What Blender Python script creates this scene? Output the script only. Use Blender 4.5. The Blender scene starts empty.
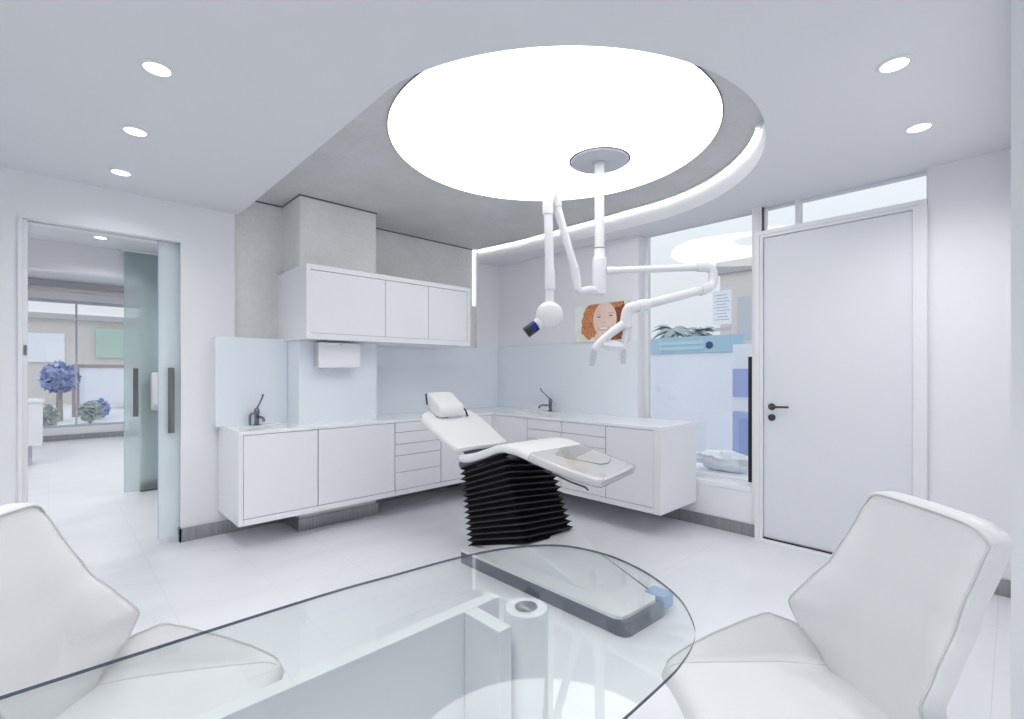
import bpy, bmesh, math, random
from mathutils import Vector, Matrix
random.seed(7)
SC = bpy.context.scene
COL = SC.collection
PI = math.pi

# ------------------------------------------------------------------ materials
def nt(name):
    m = bpy.data.materials.new(name); m.use_nodes = True
    t = m.node_tree
    for n in list(t.nodes): t.nodes.remove(n)
    out = t.nodes.new('ShaderNodeOutputMaterial')
    return m, t, out

def pbr(name, col, rough=0.5, metal=0.0, var=0.02, nscale=6.0, bump=0.0, bscale=80.0, coat=0.0, spec=0.5, sss=0.0):
    m, t, out = nt(name)
    p = t.nodes.new('ShaderNodeBsdfPrincipled')
    p.inputs['Roughness'].default_value = rough
    p.inputs['Metallic'].default_value = metal
    p.inputs['Coat Weight'].default_value = coat
    p.inputs['Specular IOR Level'].default_value = spec
    tc = t.nodes.new('ShaderNodeTexCoord')
    no = t.nodes.new('ShaderNodeTexNoise'); no.inputs['Scale'].default_value = nscale; no.inputs['Detail'].default_value = 5
    t.links.new(tc.outputs['Object'], no.inputs['Vector'])
    mr = t.nodes.new('ShaderNodeMix'); mr.data_type = 'RGBA'
    a = [max(0, c * (1 - var)) for c in col]; b = [min(1, c * (1 + var)) for c in col]
    mr.inputs[6].default_value = (*a, 1); mr.inputs[7].default_value = (*b, 1)
    t.links.new(no.outputs['Fac'], mr.inputs[0])
    t.links.new(mr.outputs[2], p.inputs['Base Color'])
    if bump > 0:
        n2 = t.nodes.new('ShaderNodeTexNoise'); n2.inputs['Scale'].default_value = bscale; n2.inputs['Detail'].default_value = 4
        t.links.new(tc.outputs['Object'], n2.inputs['Vector'])
        bp = t.nodes.new('ShaderNodeBump'); bp.inputs['Strength'].default_value = bump; bp.inputs['Distance'].default_value = 0.01
        t.links.new(n2.outputs['Fac'], bp.inputs['Height']); t.links.new(bp.outputs['Normal'], p.inputs['Normal'])
    t.links.new(p.outputs[0], out.inputs[0])
    return m

def emit(name, col, s):
    m, t, out = nt(name)
    e = t.nodes.new('ShaderNodeEmission'); e.inputs[0].default_value = (*col, 1); e.inputs[1].default_value = s
    t.links.new(e.outputs[0], out.inputs[0]); return m

def glass(name, tint, refl0=0.04, haze=0.0, hazecol=(.8, .85, .88), rough=0.0, tl=.5):
    """thin clear pane: straight-through transparency, Schlick reflection, optional frosting"""
    m, t, out = nt(name)
    tr = t.nodes.new('ShaderNodeBsdfTransparent'); tr.inputs[0].default_value = (*tint, 1)
    gl = t.nodes.new('ShaderNodeBsdfGlossy'); gl.inputs['Roughness'].default_value = rough
    lw = t.nodes.new('ShaderNodeLayerWeight'); lw.inputs['Blend'].default_value = 0.5
    pw = t.nodes.new('ShaderNodeMath'); pw.operation = 'POWER'; pw.inputs[1].default_value = 5
    t.links.new(lw.outputs['Facing'], pw.inputs[0])
    ma = t.nodes.new('ShaderNodeMath'); ma.operation = 'MULTIPLY_ADD'
    ma.inputs[1].default_value = 1 - refl0; ma.inputs[2].default_value = refl0
    t.links.new(pw.outputs[0], ma.inputs[0])
    base = tr.outputs[0]
    if haze > 0:
        d0 = t.nodes.new('ShaderNodeBsdfDiffuse'); d0.inputs[0].default_value = (*hazecol, 1)
        d1 = t.nodes.new('ShaderNodeBsdfTranslucent'); d1.inputs[0].default_value = (*hazecol, 1)
        df = t.nodes.new('ShaderNodeMixShader'); df.inputs[0].default_value = tl
        t.links.new(d0.outputs[0], df.inputs[1]); t.links.new(d1.outputs[0], df.inputs[2])
        mh = t.nodes.new('ShaderNodeMixShader'); mh.inputs[0].default_value = haze
        t.links.new(base, mh.inputs[1]); t.links.new(df.outputs[0], mh.inputs[2]); base = mh.outputs[0]
    mx = t.nodes.new('ShaderNodeMixShader')
    t.links.new(ma.outputs[0], mx.inputs[0]); t.links.new(base, mx.inputs[1]); t.links.new(gl.outputs[0], mx.inputs[2])
    t.links.new(mx.outputs[0], out.inputs[0]); return m

def tile_floor(name):
    m, t, out = nt(name)
    p = t.nodes.new('ShaderNodeBsdfPrincipled')
    geo = t.nodes.new('ShaderNodeNewGeometry')
    sep = t.nodes.new('ShaderNodeSeparateXYZ'); t.links.new(geo.outputs['Position'], sep.inputs[0])
    def joint(axis, off, pitch, w):
        a = t.nodes.new('ShaderNodeMath'); a.operation = 'SUBTRACT'; a.inputs[1].default_value = off - 50 * pitch
        t.links.new(sep.outputs[axis], a.inputs[0])
        b = t.nodes.new('ShaderNodeMath'); b.operation = 'MODULO'; b.inputs[1].default_value = pitch
        t.links.new(a.outputs[0], b.inputs[0])
        c = t.nodes.new('ShaderNodeMath'); c.operation = 'LESS_THAN'; c.inputs[1].default_value = w
        t.links.new(b.outputs[0], c.inputs[0]); return c
    jx = joint('X', .475, 1.0, .004); jy = joint('Y', 1.575, 1.515, .004); jx2 = joint('X', .975, 1.0, .003)
    mx = t.nodes.new('ShaderNodeMath'); mx.operation = 'MAXIMUM'
    t.links.new(jx.outputs[0], mx.inputs[0]); t.links.new(jy.outputs[0], mx.inputs[1])
    mx2 = t.nodes.new('ShaderNodeMath'); mx2.operation = 'MAXIMUM'
    t.links.new(mx.outputs[0], mx2.inputs[0]); t.links.new(jx2.outputs[0], mx2.inputs[1])
    mp = t.nodes.new('ShaderNodeMapping'); mp.inputs['Scale'].default_value = (.5, 1.3, 1)
    t.links.new(geo.outputs['Position'], mp.inputs[0])
    no = t.nodes.new('ShaderNodeTexNoise'); no.inputs['Scale'].default_value = 2.2; no.inputs['Detail'].default_value = 8; no.inputs['Distortion'].default_value = 1.0
    t.links.new(mp.outputs[0], no.inputs['Vector'])
    cr = t.nodes.new('ShaderNodeValToRGB')
    cr.color_ramp.elements[0].position = .3; cr.color_ramp.elements[0].color = (.69, .70, .722, 1)
    cr.color_ramp.elements[1].position = .7; cr.color_ramp.elements[1].color = (.75, .76, .78, 1)
    t.links.new(no.outputs['Fac'], cr.inputs[0])
    mix = t.nodes.new('ShaderNodeMix'); mix.data_type = 'RGBA'; mix.inputs[7].default_value = (.64, .65, .67, 1)
    t.links.new(mx2.outputs[0], mix.inputs[0]); t.links.new(cr.outputs[0], mix.inputs[6])
    t.links.new(mix.outputs[2], p.inputs['Base Color'])
    p.inputs['Roughness'].default_value = .28; p.inputs['Specular IOR Level'].default_value = .5
    t.links.new(p.outputs[0], out.inputs[0]); return m

def concrete(name, col):
    m, t, out = nt(name)
    p = t.nodes.new('ShaderNodeBsdfPrincipled'); p.inputs['Roughness'].default_value = .75; p.inputs['Specular IOR Level'].default_value = .3
    geo = t.nodes.new('ShaderNodeNewGeometry')
    no = t.nodes.new('ShaderNodeTexNoise'); no.inputs['Scale'].default_value = 30; no.inputs['Detail'].default_value = 8; no.inputs['Roughness'].default_value = .7
    t.links.new(geo.outputs['Position'], no.inputs['Vector'])
    n2 = t.nodes.new('ShaderNodeTexNoise'); n2.inputs['Scale'].default_value = 3; n2.inputs['Detail'].default_value = 4
    t.links.new(geo.outputs['Position'], n2.inputs['Vector'])
    ad = t.nodes.new('ShaderNodeMath'); ad.operation = 'ADD'; t.links.new(no.outputs['Fac'], ad.inputs[0]); t.links.new(n2.outputs['Fac'], ad.inputs[1])
    cr = t.nodes.new('ShaderNodeValToRGB')
    cr.color_ramp.elements[0].position = .38; cr.color_ramp.elements[0].color = tuple(c * .92 for c in col) + (1,)
    cr.color_ramp.elements[1].position = .62; cr.color_ramp.elements[1].color = tuple(c * 1.05 for c in col) + (1,)
    hf = t.nodes.new('ShaderNodeMath'); hf.operation = 'MULTIPLY'; hf.inputs[1].default_value = .5; t.links.new(ad.outputs[0], hf.inputs[0])
    t.links.new(hf.outputs[0], cr.inputs[0]); t.links.new(cr.outputs[0], p.inputs['Base Color'])
    bp = t.nodes.new('ShaderNodeBump'); bp.inputs['Strength'].default_value = .15; bp.inputs['Distance'].default_value = .004
    t.links.new(no.outputs['Fac'], bp.inputs['Height']); t.links.new(bp.outputs[0], p.inputs['Normal'])
    t.links.new(p.outputs[0], out.inputs[0]); return m

def brushed(name, col, scale=60, rough=.35):
    m, t, out = nt(name)
    p = t.nodes.new('ShaderNodeBsdfPrincipled'); p.inputs['Metallic'].default_value = .85; p.inputs['Roughness'].default_value = rough
    geo = t.nodes.new('ShaderNodeNewGeometry')
    mp = t.nodes.new('ShaderNodeMapping'); mp.inputs['Scale'].default_value = (1, 1, .03); t.links.new(geo.outputs['Position'], mp.inputs[0])
    no = t.nodes.new('ShaderNodeTexNoise'); no.inputs['Scale'].default_value = scale; no.inputs['Detail'].default_value = 3
    t.links.new(mp.outputs[0], no.inputs['Vector'])
    cr = t.nodes.new('ShaderNodeValToRGB')
    cr.color_ramp.elements[0].position = .35; cr.color_ramp.elements[0].color = tuple(c * .85 for c in col) + (1,)
    cr.color_ramp.elements[1].position = .65; cr.color_ramp.elements[1].color = tuple(min(1, c * 1.12) for c in col) + (1,)
    t.links.new(no.outputs['Fac'], cr.inputs[0]); t.links.new(cr.outputs[0], p.inputs['Base Color'])
    t.links.new(p.outputs[0], out.inputs[0]); return m

M = {}
M['wall'] = pbr('white_paint', (.805, .808, .83), .6, var=.008, spec=.3)
M['ceil'] = pbr('ceiling_paint', (.725, .73, .755), .7, var=.008, spec=.2)
M['grey'] = concrete('grey_plaster', (.76, .76, .75))
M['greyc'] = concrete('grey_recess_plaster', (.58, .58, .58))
M['floor'] = tile_floor('floor_tiles')
M['lam'] = pbr('white_laminate', (.80, .803, .825), .25, var=.006, spec=.5)
M['lamgap'] = pbr('cabinet_gap_shade', (.40, .40, .42), .6)  # carcass darkened so the gaps between white fronts look shaded
M['corian'] = pbr('white_solid_surface', (.84, .842, .855), .12, var=.008)
M['splash'] = pbr('pale_blue_backpainted_glass', (.77, .815, .86), .06, var=.01, coat=.2)
M['steel'] = brushed('brushed_steel_plinth', (.36, .365, .38), 70)
M['handle'] = brushed('dark_steel_handle', (.20, .20, .21), 90, .45)
M['chrome'] = pbr('chrome', (.62, .63, .66), .12, metal=1)
M['dchrome'] = pbr('dark_chrome', (.22, .23, .27), .2, metal=1)
M['dark'] = pbr('dark_metal', (.045, .045, .05), .4)
M['doorpaint'] = pbr('door_lacquer', (.74, .75, .785), .35, var=.006)
M['leather'] = pbr('white_leather', (.67, .67, .68), .42, var=.015, bump=.12, bscale=260)
M['leatherseam'] = pbr('leather_piping', (.56, .56, .57), .5, bump=.1, bscale=200)
M['vinyl'] = pbr('dental_chair_vinyl', (.74, .735, .735), .38, var=.01)
M['bellows'] = pbr('black_rubber', (.004, .004, .006), .6, spec=.25)
M['bellowsedge'] = pbr('bellows_rim', (.045, .045, .05), .5)
M['bluep'] = pbr('pale_blue_block', (.25, .38, .60), .4)
M['base'] = pbr('grey_white_enamel', (.70, .71, .72), .3)
M['basedark'] = pbr('slate_enamel', (.10, .11, .14), .35)
M['plastic'] = pbr('white_plastic', (.74, .742, .755), .3)
M['plasticg'] = pbr('light_grey_plastic', (.52, .535, .58), .35)
M['navy'] = pbr('navy_plastic', (.01, .008, .16), .25)
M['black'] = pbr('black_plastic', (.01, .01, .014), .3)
M['film'] = glass('clear_plastic_film', (.93, .93, .94), .08, .18, (.7, .7, .7), .08)
M['filmglare'] = pbr('film_glare_grey', (.47, .47, .47), .3)  # grey standing in for glare on the plastic cover
M['tglass'] = glass('table_glass', (.955, .975, .968), .040)
M['tedge'] = glass('glass_edge', (.07, .10, .14), .05)
M['wglass'] = glass('window_glass', (.97, .985, .99), .07)
M['dglass'] = glass('door_glass_pale', (.94, .97, .98), .05, .66, (.90, .95, .97), 0.0, .25)
M['gglass'] = glass('door_glass_green', (.80, .87, .86), .05, .38, (.86, .91, .91), 0.0, .85)
M['gedge'] = pbr('pane_edge', (.35, .47, .55), .2)
M['disc'] = emit('light_panel', (.985, .99, 1.0), 3.1)
M['led'] = emit('led_tape', (1.0, 1.0, 1.0), 15.0)
M['ledw'] = emit('led_strip', (1.0, 1.0, 1.0), 1.3)
M['lens'] = emit('downlight_lens', (1, 1, 1), 6.0)
M['paper'] = pbr('paper', (.82, .88, .95), .8)
M['ink'] = pbr('ink', (.42, .48, .58), .8)
M['hoard'] = pbr('white_hoarding', (.84, .85, .90), .7)
M['teal'] = pbr('teal_banner', (.38, .58, .68), .6, var=.1, nscale=3)
M['teallight'] = pbr('pale_teal_print', (.50, .70, .78), .6)
M['blueb'] = pbr('blue_board', (.36, .43, .72), .6)
M['palm'] = pbr('palm_leaf', (.30, .38, .40), .7, var=.2)
M['trunk'] = pbr('palm_trunk', (.36, .32, .28), .9, var=.2)
M['beige'] = pbr('beige_render', (.66, .62, .58), .8, var=.05)
M['roofgrey'] = pbr('grey_roof_edge', (.42, .41, .41), .8)
M['ground'] = pbr('pale_paving', (.62, .63, .66), .8, var=.06)
M['tree'] = pbr('bluish_foliage', (.33, .40, .66), .8, var=.4, nscale=12)
M['shrub'] = pbr('grey_green_foliage', (.44, .50, .47), .8, var=.3, nscale=14)
M['car'] = pbr('blue_car_paint', (.16, .23, .45), .3)
M['carglass'] = pbr('car_window', (.05, .06, .09), .1)
M['green'] = pbr('pale_green_wall', (.46, .60, .52), .8)
M['brown'] = pbr('brown_post', (.35, .27, .27), .7)
M['bag'] = pbr('white_bag_plastic', (.90, .91, .93), .4, bump=.2, bscale=20)
M['monframe'] = pbr('picture_frame_silver', (.75, .74, .74), .4)
# portrait colours
def printed(name, a, b, scale=9):
    m, t, out = nt(name)
    p = t.nodes.new('ShaderNodeBsdfPrincipled'); p.inputs['Roughness'].default_value = .4
    tc = t.nodes.new('ShaderNodeNewGeometry')
    no = t.nodes.new('ShaderNodeTexNoise'); no.inputs['Scale'].default_value = scale; no.inputs['Detail'].default_value = 4; no.inputs['Distortion'].default_value = 1.5
    t.links.new(tc.outputs['Position'], no.inputs['Vector'])
    cr = t.nodes.new('ShaderNodeValToRGB')
    cr.color_ramp.elements[0].position = .35; cr.color_ramp.elements[0].color = (*a, 1)
    cr.color_ramp.elements[1].position = .65; cr.color_ramp.elements[1].color = (*b, 1)
    t.links.new(no.outputs['Fac'], cr.inputs[0]); t.links.new(cr.outputs[0], p.inputs['Base Color'])
    t.links.new(p.outputs[0], out.inputs[0]); return m
M['pbg'] = printed('print_meadow', (.78, .78, .50), (.86, .90, .88), 5)
M['phair'] = printed('print_red_hair', (.44, .13, .05), (.72, .32, .13), 34)
M['pskin'] = printed('print_skin', (.80, .58, .48), (.86, .68, .58), 6)
M['pdark'] = printed('print_dark_hair', (.16, .04, .015), (.35, .11, .04), 30)
M['peye'] = printed('print_eye', (.12, .10, .09), (.22, .18, .15), 20)
M['plip'] = printed('print_lips', (.68, .34, .30), (.74, .42, .36), 20)
M['pbrow'] = printed('print_brow', (.52, .30, .20), (.60, .38, .27), 20)
M['pteeth'] = printed('print_teeth', (.85, .83, .80), (.9, .88, .86), 20)

# ------------------------------------------------------------------ mesh builder
class MB:
    def __init__(s): s.bm = bmesh.new(); s.mi = 0
    def _tag(s, faces, smooth=False):
        for f in faces: f.material_index = s.mi; f.smooth = smooth
    def box(s, x0, x1, y0, y1, z0, z1, bev=0.0, seg=2):
        x0, x1 = min(x0, x1), max(x0, x1); y0, y1 = min(y0, y1), max(y0, y1); z0, z1 = min(z0, z1), max(z0, z1)
        r = bmesh.ops.create_cube(s.bm, size=1); vs = r['verts']
        for v in vs: v.co = Vector((x0 + (v.co.x + .5) * (x1 - x0), y0 + (v.co.y + .5) * (y1 - y0), z0 + (v.co.z + .5) * (z1 - z0)))
        fs = list({f for v in vs for f in v.link_faces}); s._tag(fs)
        if bev > 0:
            es = list({e for v in vs for e in v.link_edges})
            rr = bmesh.ops.bevel(s.bm, geom=es, offset=bev, segments=seg, profile=.5, affect='EDGES')
            s._tag(rr['faces'], True)
        return s
    def prism(s, pts, z0, z1, side=None, capmi=None):
        """closed outline in plan, extruded up"""
        b = [s.bm.verts.new((p[0], p[1], z0)) for p in pts]; t = [s.bm.verts.new((p[0], p[1], z1)) for p in pts]
        n = len(pts); fs = []
        f1 = s.bm.faces.new(list(reversed(b))); f2 = s.bm.faces.new(t)
        for f in (f1, f2): f.material_index = s.mi if capmi is None else capmi
        for i in range(n):
            f = s.bm.faces.new((b[i], b[(i + 1) % n], t[(i + 1) % n], t[i])); f.material_index = s.mi if side is None else side; f.smooth = n > 12
        return s
    def tube(s, pts, r, n=14, cap=True, smooth=True):
        pts = [Vector(p) for p in pts]
        rs = r if isinstance(r, (list, tuple)) else [r] * len(pts)
        rings = []; up = None
        for i, p in enumerate(pts):
            if i == 0: d = pts[1] - p
            elif i == len(pts) - 1: d = p - pts[i - 1]
            else: d = (pts[i + 1] - p).normalized() + (p - pts[i - 1]).normalized()
            d.normalize()
            if up is None: up = Vector((0, 0, 1)) if abs(d.z) < .9 else Vector((1, 0, 0))
            a = d.cross(up); a.normalize(); b = a.cross(d); b.normalize(); up = b
            rings.append([s.bm.verts.new(p + rs[i] * (math.cos(2 * PI * k / n) * a + math.sin(2 * PI * k / n) * b)) for k in range(n)])
        for i in range(len(rings) - 1):
            for k in range(n):
                f = s.bm.faces.new((rings[i][k], rings[i][(k + 1) % n], rings[i + 1][(k + 1) % n], rings[i + 1][k])); f.material_index = s.mi; f.smooth = smooth
        if cap:
            f = s.bm.faces.new(list(reversed(rings[0]))); f.material_index = s.mi
            f = s.bm.faces.new(rings[-1]); f.material_index = s.mi
        return s
    def lathe(s, prof, origin=(0, 0, 0), axis=(0, 0, 1), n=32):
        """profile of (radius, height) turned about an axis"""
        ax = Vector(axis).normalized(); q = Vector((0, 0, 1)).rotation_difference(ax); o = Vector(origin)
        rings = []
        for r, h in prof:
            if r < 1e-6: rings.append([s.bm.verts.new(o + q @ Vector((0, 0, h)))])
            else: rings.append([s.bm.verts.new(o + q @ Vector((r * math.cos(2 * PI * k / n), r * math.sin(2 * PI * k / n), h))) for k in range(n)])
        for A, B in zip(rings, rings[1:]):
            for k in range(n):
                a = [A[k % len(A)], A[(k + 1) % len(A)], B[(k + 1) % len(B)], B[k % len(B)]]
                u = []
                for v in a:
                    if v not in u: u.append(v)
                if len(u) >= 3:
                    f = s.bm.faces.new(u); f.material_index = s.mi; f.smooth = True
        for R in (rings[0], rings[-1]):
            if len(R) > 1 and prof[0] != prof[-1]:
                try: f = s.bm.faces.new(R); f.material_index = s.mi
                except ValueError: pass
        return s
    def grid(s, P, smooth=True, close_u=False):
        """P[i][j] points -> quads, returns verts"""
        V = [[s.bm.verts.new(p) for p in row] for row in P]
        for i in range(len(V) - 1):
            m = len(V[i])
            for j in range(m if close_u else m - 1):
                f = s.bm.faces.new((V[i][j], V[i][(j + 1) % m], V[i + 1][(j + 1) % m], V[i + 1][j])); f.material_index = s.mi; f.smooth = smooth
        return V
    def poly(s, pts):
        f = s.bm.faces.new([s.bm.verts.new(p) for p in pts]); f.material_index = s.mi; return s

WL = {}
def obj(name, mb, mats, parent=None, ang=40, origin=None):
    bm = mb.bm
    bmesh.ops.remove_doubles(bm, verts=bm.verts, dist=1e-5)
    bmesh.ops.recalc_face_normals(bm, faces=bm.faces)
    for e in bm.edges:
        if len(e.link_faces) == 2 and e.calc_face_angle(0) > math.radians(ang): e.smooth = False
    if parent is not None: o0 = WL.get(parent.name, Vector((0, 0, 0)))
    elif origin is not None: o0 = Vector(origin)
    else:
        xs = [v.co.x for v in bm.verts]; ys = [v.co.y for v in bm.verts]; zs = [v.co.z for v in bm.verts]
        o0 = Vector(((min(xs) + max(xs)) / 2, (min(ys) + max(ys)) / 2, min(zs)))
    bmesh.ops.translate(bm, verts=bm.verts, vec=-o0)
    me = bpy.data.meshes.new(name); bm.to_mesh(me); bm.free()
    for m in (mats if isinstance(mats, (list, tuple)) else [mats]): me.materials.append(M[m])
    o = bpy.data.objects.new(name, me); COL.objects.link(o)
    if parent is not None: o.parent = parent
    else: o.location = o0
    WL[o.name] = o0
    return o
def tag(o, label=None, cat=None, group=None, kind=None):
    if label: o['label'] = label
    if cat: o['category'] = cat
    if group: o['group'] = group
    if kind: o['kind'] = kind
    return o
def thing(name, label, cat, loc=(0, 0, 0), group=None):
    o = bpy.data.objects.new(name, None); o.empty_display_size = .1; COL.objects.link(o); o.location = loc
    WL[o.name] = Vector(loc)
    return tag(o, label, cat, group)
def structure(name, mb, mats, label, cat='room part'):
    o = obj(name, mb, mats); return tag(o, label, cat, None, 'structure')
def copy_tree(o, parent=None):
    c = o.copy(); COL.objects.link(c); WL[c.name] = WL.get(o.name, Vector((0, 0, 0)))
    if parent is not None: c.parent = parent
    for ch in list(o.children): copy_tree(ch, c)
    return c

ZC, ZR = 2.585, 2.745          # white ceiling, raised grey ceiling
XW, YW = 3.99, 4.40            # right wall plane, cabinet wall plane

# ------------------------------------------------------------------ room shell
structure('floor', MB().box(-3.2, 4.15, -1.9, 12.7, -.12, 0), 'floor', 'large pale stone tile floor with faint joints', 'floor')

# white ceiling with a slot that ends in a half circle
def rim_outline(R=1.31, cx=2.42, cy=2.19, yend=4.60, n=72):
    pts = [(cx - R, yend)]
    for k in range(n + 1):
        a = PI + PI * k / n
        rr = R + .048 * max(0, math.cos((a - math.radians(228)) * 1.5)) if abs(a - math.radians(228)) < math.radians(60) else R
        pts.append((max(cx - R, cx + rr * math.cos(a)), cy + rr * math.sin(a)))
    pts += [(cx + R, 3.70), (cx + R - .08, 4.41), (cx + R - .08, yend)]; return pts
b = MB()
hole = rim_outline()
x0, x1, y0, y1 = -2.75, 4.15, -1.9, 4.60
outl = [(x0, y1)] + [(x0, y0), (x1, y0), (x1, y1)]
ring = hole[::-1]               # from right end round to left end
loop = outl[:] + ring           # x0,y1 -> x0,y0 -> x1,y0 -> x1,y1 -> right end ... left end
# split into quads to avoid a concave n-gon: fan strips between the outline of the arc and the room edge
def ceiling_piece(b, z0, z1):
    n = len(hole)
    arc = hole[1:-3]
    def drop(p):                # project arc point radially on the lower room boundary
        return (p[0], y0)
    quads = []
    for i in range(len(arc) - 1):
        p, q = arc[i], arc[i + 1]
        quads.append([drop(p), drop(q), q, p])
    quads.append([(x0, y0), (hole[0][0], y0), (hole[0][0], y1), (x0, y1)])
    e0, e1, e2, e3 = hole[-4], hole[-3], hole[-2], hole[-1]
    quads.append([(e0[0], y0), (x1, y0), (x1, e0[1]), e0]); quads.append([e0, (x1, e0[1]), (x1, e1[1]), e1]); quads.append([e1, (x1, e1[1]), (x1, e2[1]), e2]); quads.append([e2, (x1, e2[1]), (x1, y1), e3])
    for Q in quads:
        b.poly([(x, y, z0) for x, y in Q]); b.poly([(x, y, z1) for x, y in reversed(Q)])
    P = [[(x, y, z0) for x, y in hole], [(x, y, z1) for x, y in hole]]
    b.grid(P, True)
    for (p, q) in (((x0, y0), (x1, y0)), ((x0, y0), (x0, y1)), ((x1, y0), (x1, y1))):
        b.poly([(p[0], p[1], z0), (q[0], q[1], z0), (q[0], q[1], z1), (p[0], p[1], z1)])
ceiling_piece(b, ZC, ZR - .004)
structure('ceiling', b, 'ceil', 'flat white ceiling with a rounded slot cut around the light panel', 'ceiling')
structure('ceiling_raised', MB().box(.95, 3.95, .7, 4.62, ZR, ZR + .12), 'greyc', 'raised grey ceiling inside the rounded slot around the light panel', 'ceiling')
structure('ceiling_corridor', MB().box(-3.2, 4.15, 4.61, 6.70, 2.585, 2.70), 'ceil', 'white corridor ceiling seen through the doorway', 'ceiling')
structure('ceiling_reception', MB().box(-3.2, 4.15, 6.71, 12.7, 3.00, 3.12), 'ceil', 'white ceiling of the far front room', 'ceiling')

# cabinet wall (wall_back), with the opening at the left
b = MB()
b.box(-2.75, -.155, 4.40, 4.60, 0, 2.75)
b.box(-.155, .714, 4.40, 4.46, 2.29, 2.75); b.box(-.155, .714, 4.515, 4.60, 2.29, 2.75)
b.box(.714, 4.15, 4.52, 4.60, 0, 2.75)
b.box(.714, 1.08, 4.40, 4.44, 0, 2.75)
b.box(1.08, 3.64, 4.405, 4.44, 0, 1.57)
b.box(3.64, 3.99, 4.40, 4.50, 0, 2.75)
b.box(.916, 1.449, 4.281, 4.40, .871, 1.568)
structure('wall_back', b, 'wall', 'white wall behind the cabinets with the sliding door opening', 'wall')
structure('wall_plaster', MB().box(1.08, 3.64, 4.441, 4.475, 1.55, ZR), 'grey', 'grey plastered band of wall above the pale glass', 'wall')
structure('wall_pier', MB().box(1.463, 2.139, 4.03, 4.44, 0, ZR), 'grey', 'grey plastered square pier rising behind the wall cabinet', 'wall')
b = MB(); b.box(1.08, 1.462, 4.4335, 4.4405, ZR - .010, ZR); b.box(2.141, 3.60, 4.4335, 4.4405, ZR - .010, ZR); b.box(1.455, 2.146, 4.022, 4.0295, ZR - .010, ZR); b.box(1.4555, 1.4625, 4.03, 4.44, ZR - .010, ZR)
structure('trim_3', b, 'basedark', 'thin dark shadow gap along the top of the grey plaster', 'trim')
# right wall with window, door and transom
b = MB()
b.box(XW, 4.15, 2.449, 4.60, 0, ZC)
b.box(XW, 4.15, 1.431, 2.449, 0, .345)
b.box(XW, 4.15, 1.395, 1.431, 0, ZC); b.box(XW, 4.15, 1.366, 1.395, 2.381, ZC)
b.box(XW, 4.15, -1.9, .377, 0, ZC)
b.box(XW, 4.15, .377, .40, 0, 2.36)
structure('wall_right', b, 'wall', 'white wall with the tall window and the white door', 'wall')
structure('wall_nib', MB().box(2.25, XW, -.14, .008, 0, ZC), 'wall', 'white wall end running along the right edge of the view', 'wall')
b = MB(); b.box(-2.75, 4.15, -2.0, -1.9, 0, .25); b.box(-2.75, 4.15, -2.0, -1.9, 2.50, 2.75); b.box(-2.75, -2.5, -2.0, -1.9, .25, 2.5); b.box(3.8, 4.15, -2.0, -1.9, .25, 2.5)
structure('wall_front', b, 'wall', 'white wall behind the desk with an added wide window', 'wall')
b = MB(); b.box(-2.85, -2.75, -2.0, 4.6, 0, .25); b.box(-2.85, -2.75, -2.0, 4.6, 2.5, 2.75); b.box(-2.85, -2.75, -2.0, -1.6, .25, 2.5); b.box(-2.85, -2.75, 3.6, 4.6, .25, 2.5)
structure('wall_left', b, 'wall', 'white wall at the left end of the room with an added wide window', 'wall')
b = MB()
for x in (-2.48, -.4, 1.7, 3.78): b.box(x - .02, x + .02, -1.97, -1.93, .25, 2.5)
b.box(-2.5, 3.8, -1.97, -1.93, .25, .29); b.box(-2.5, 3.8, -1.97, -1.93, 2.46, 2.5)
o = structure('window_fill_front', b, 'lam', 'added wide window behind the desk for fill daylight', 'window'); obj('pane', MB().box(-2.46, 3.76, -1.953, -1.947, .29, 2.46), 'wglass', o)  # window added behind the camera to bring in fill daylight
b = MB()
for y in (-1.58, .1, 1.85, 3.58): b.box(-2.82, -2.78, y - .02, y + .02, .25, 2.5)
b.box(-2.82, -2.78, -1.6, 3.6, .25, .29); b.box(-2.82, -2.78, -1.6, 3.6, 2.46, 2.5)
o = structure('window_fill_left', b, 'lam', 'added wide window in the left end wall for fill daylight', 'window'); obj('pane', MB().box(-2.803, -2.797, -1.56, 3.56, .29, 2.46), 'wglass', o)  # second added window, out of view, for soft side fill
# corridor and reception
b = MB()
b.box(-3.2, 4.15, 6.55, 6.70, 2.30, 2.59); b.box(.70, 4.15, 6.55, 6.70, 0, 2.30); b.box(-3.2, -1.2, 6.55, 6.70, 0, 2.30)
structure('wall_corridor', b, 'wall', 'white corridor wall with a wide opening to the front room', 'wall')
structure('wall_corridor_side', MB().box(4.05, 4.15, 4.6, 6.55, 0, 2.59), 'wall', 'white end wall of the corridor', 'wall')
structure('wall_corridor_left', MB().box(-3.2, -3.1, 4.6, 12.5, 0, 3.1), 'wall', 'white side wall of the front room', 'wall')
b = MB()
b.box(-3.2, 4.15, 12.45, 12.6, 0, .24); b.box(-3.2, 4.15, 12.45, 12.6, 2.66, 3.0)
structure('wall_reception', b, 'wall', 'white wall strips under and over the shop window', 'wall')
structure('wall_reception_right', MB().box(4.05, 4.15, 6.7, 12.45, 0, 3.0), 'wall', 'white right wall of the front room', 'wall')
structure('trim_cornice', MB().box(-3.1, 4.05, 12.25, 12.44, 2.80, 2.86, .01), 'beige', 'beige cornice band over the shop window', 'trim')

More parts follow.
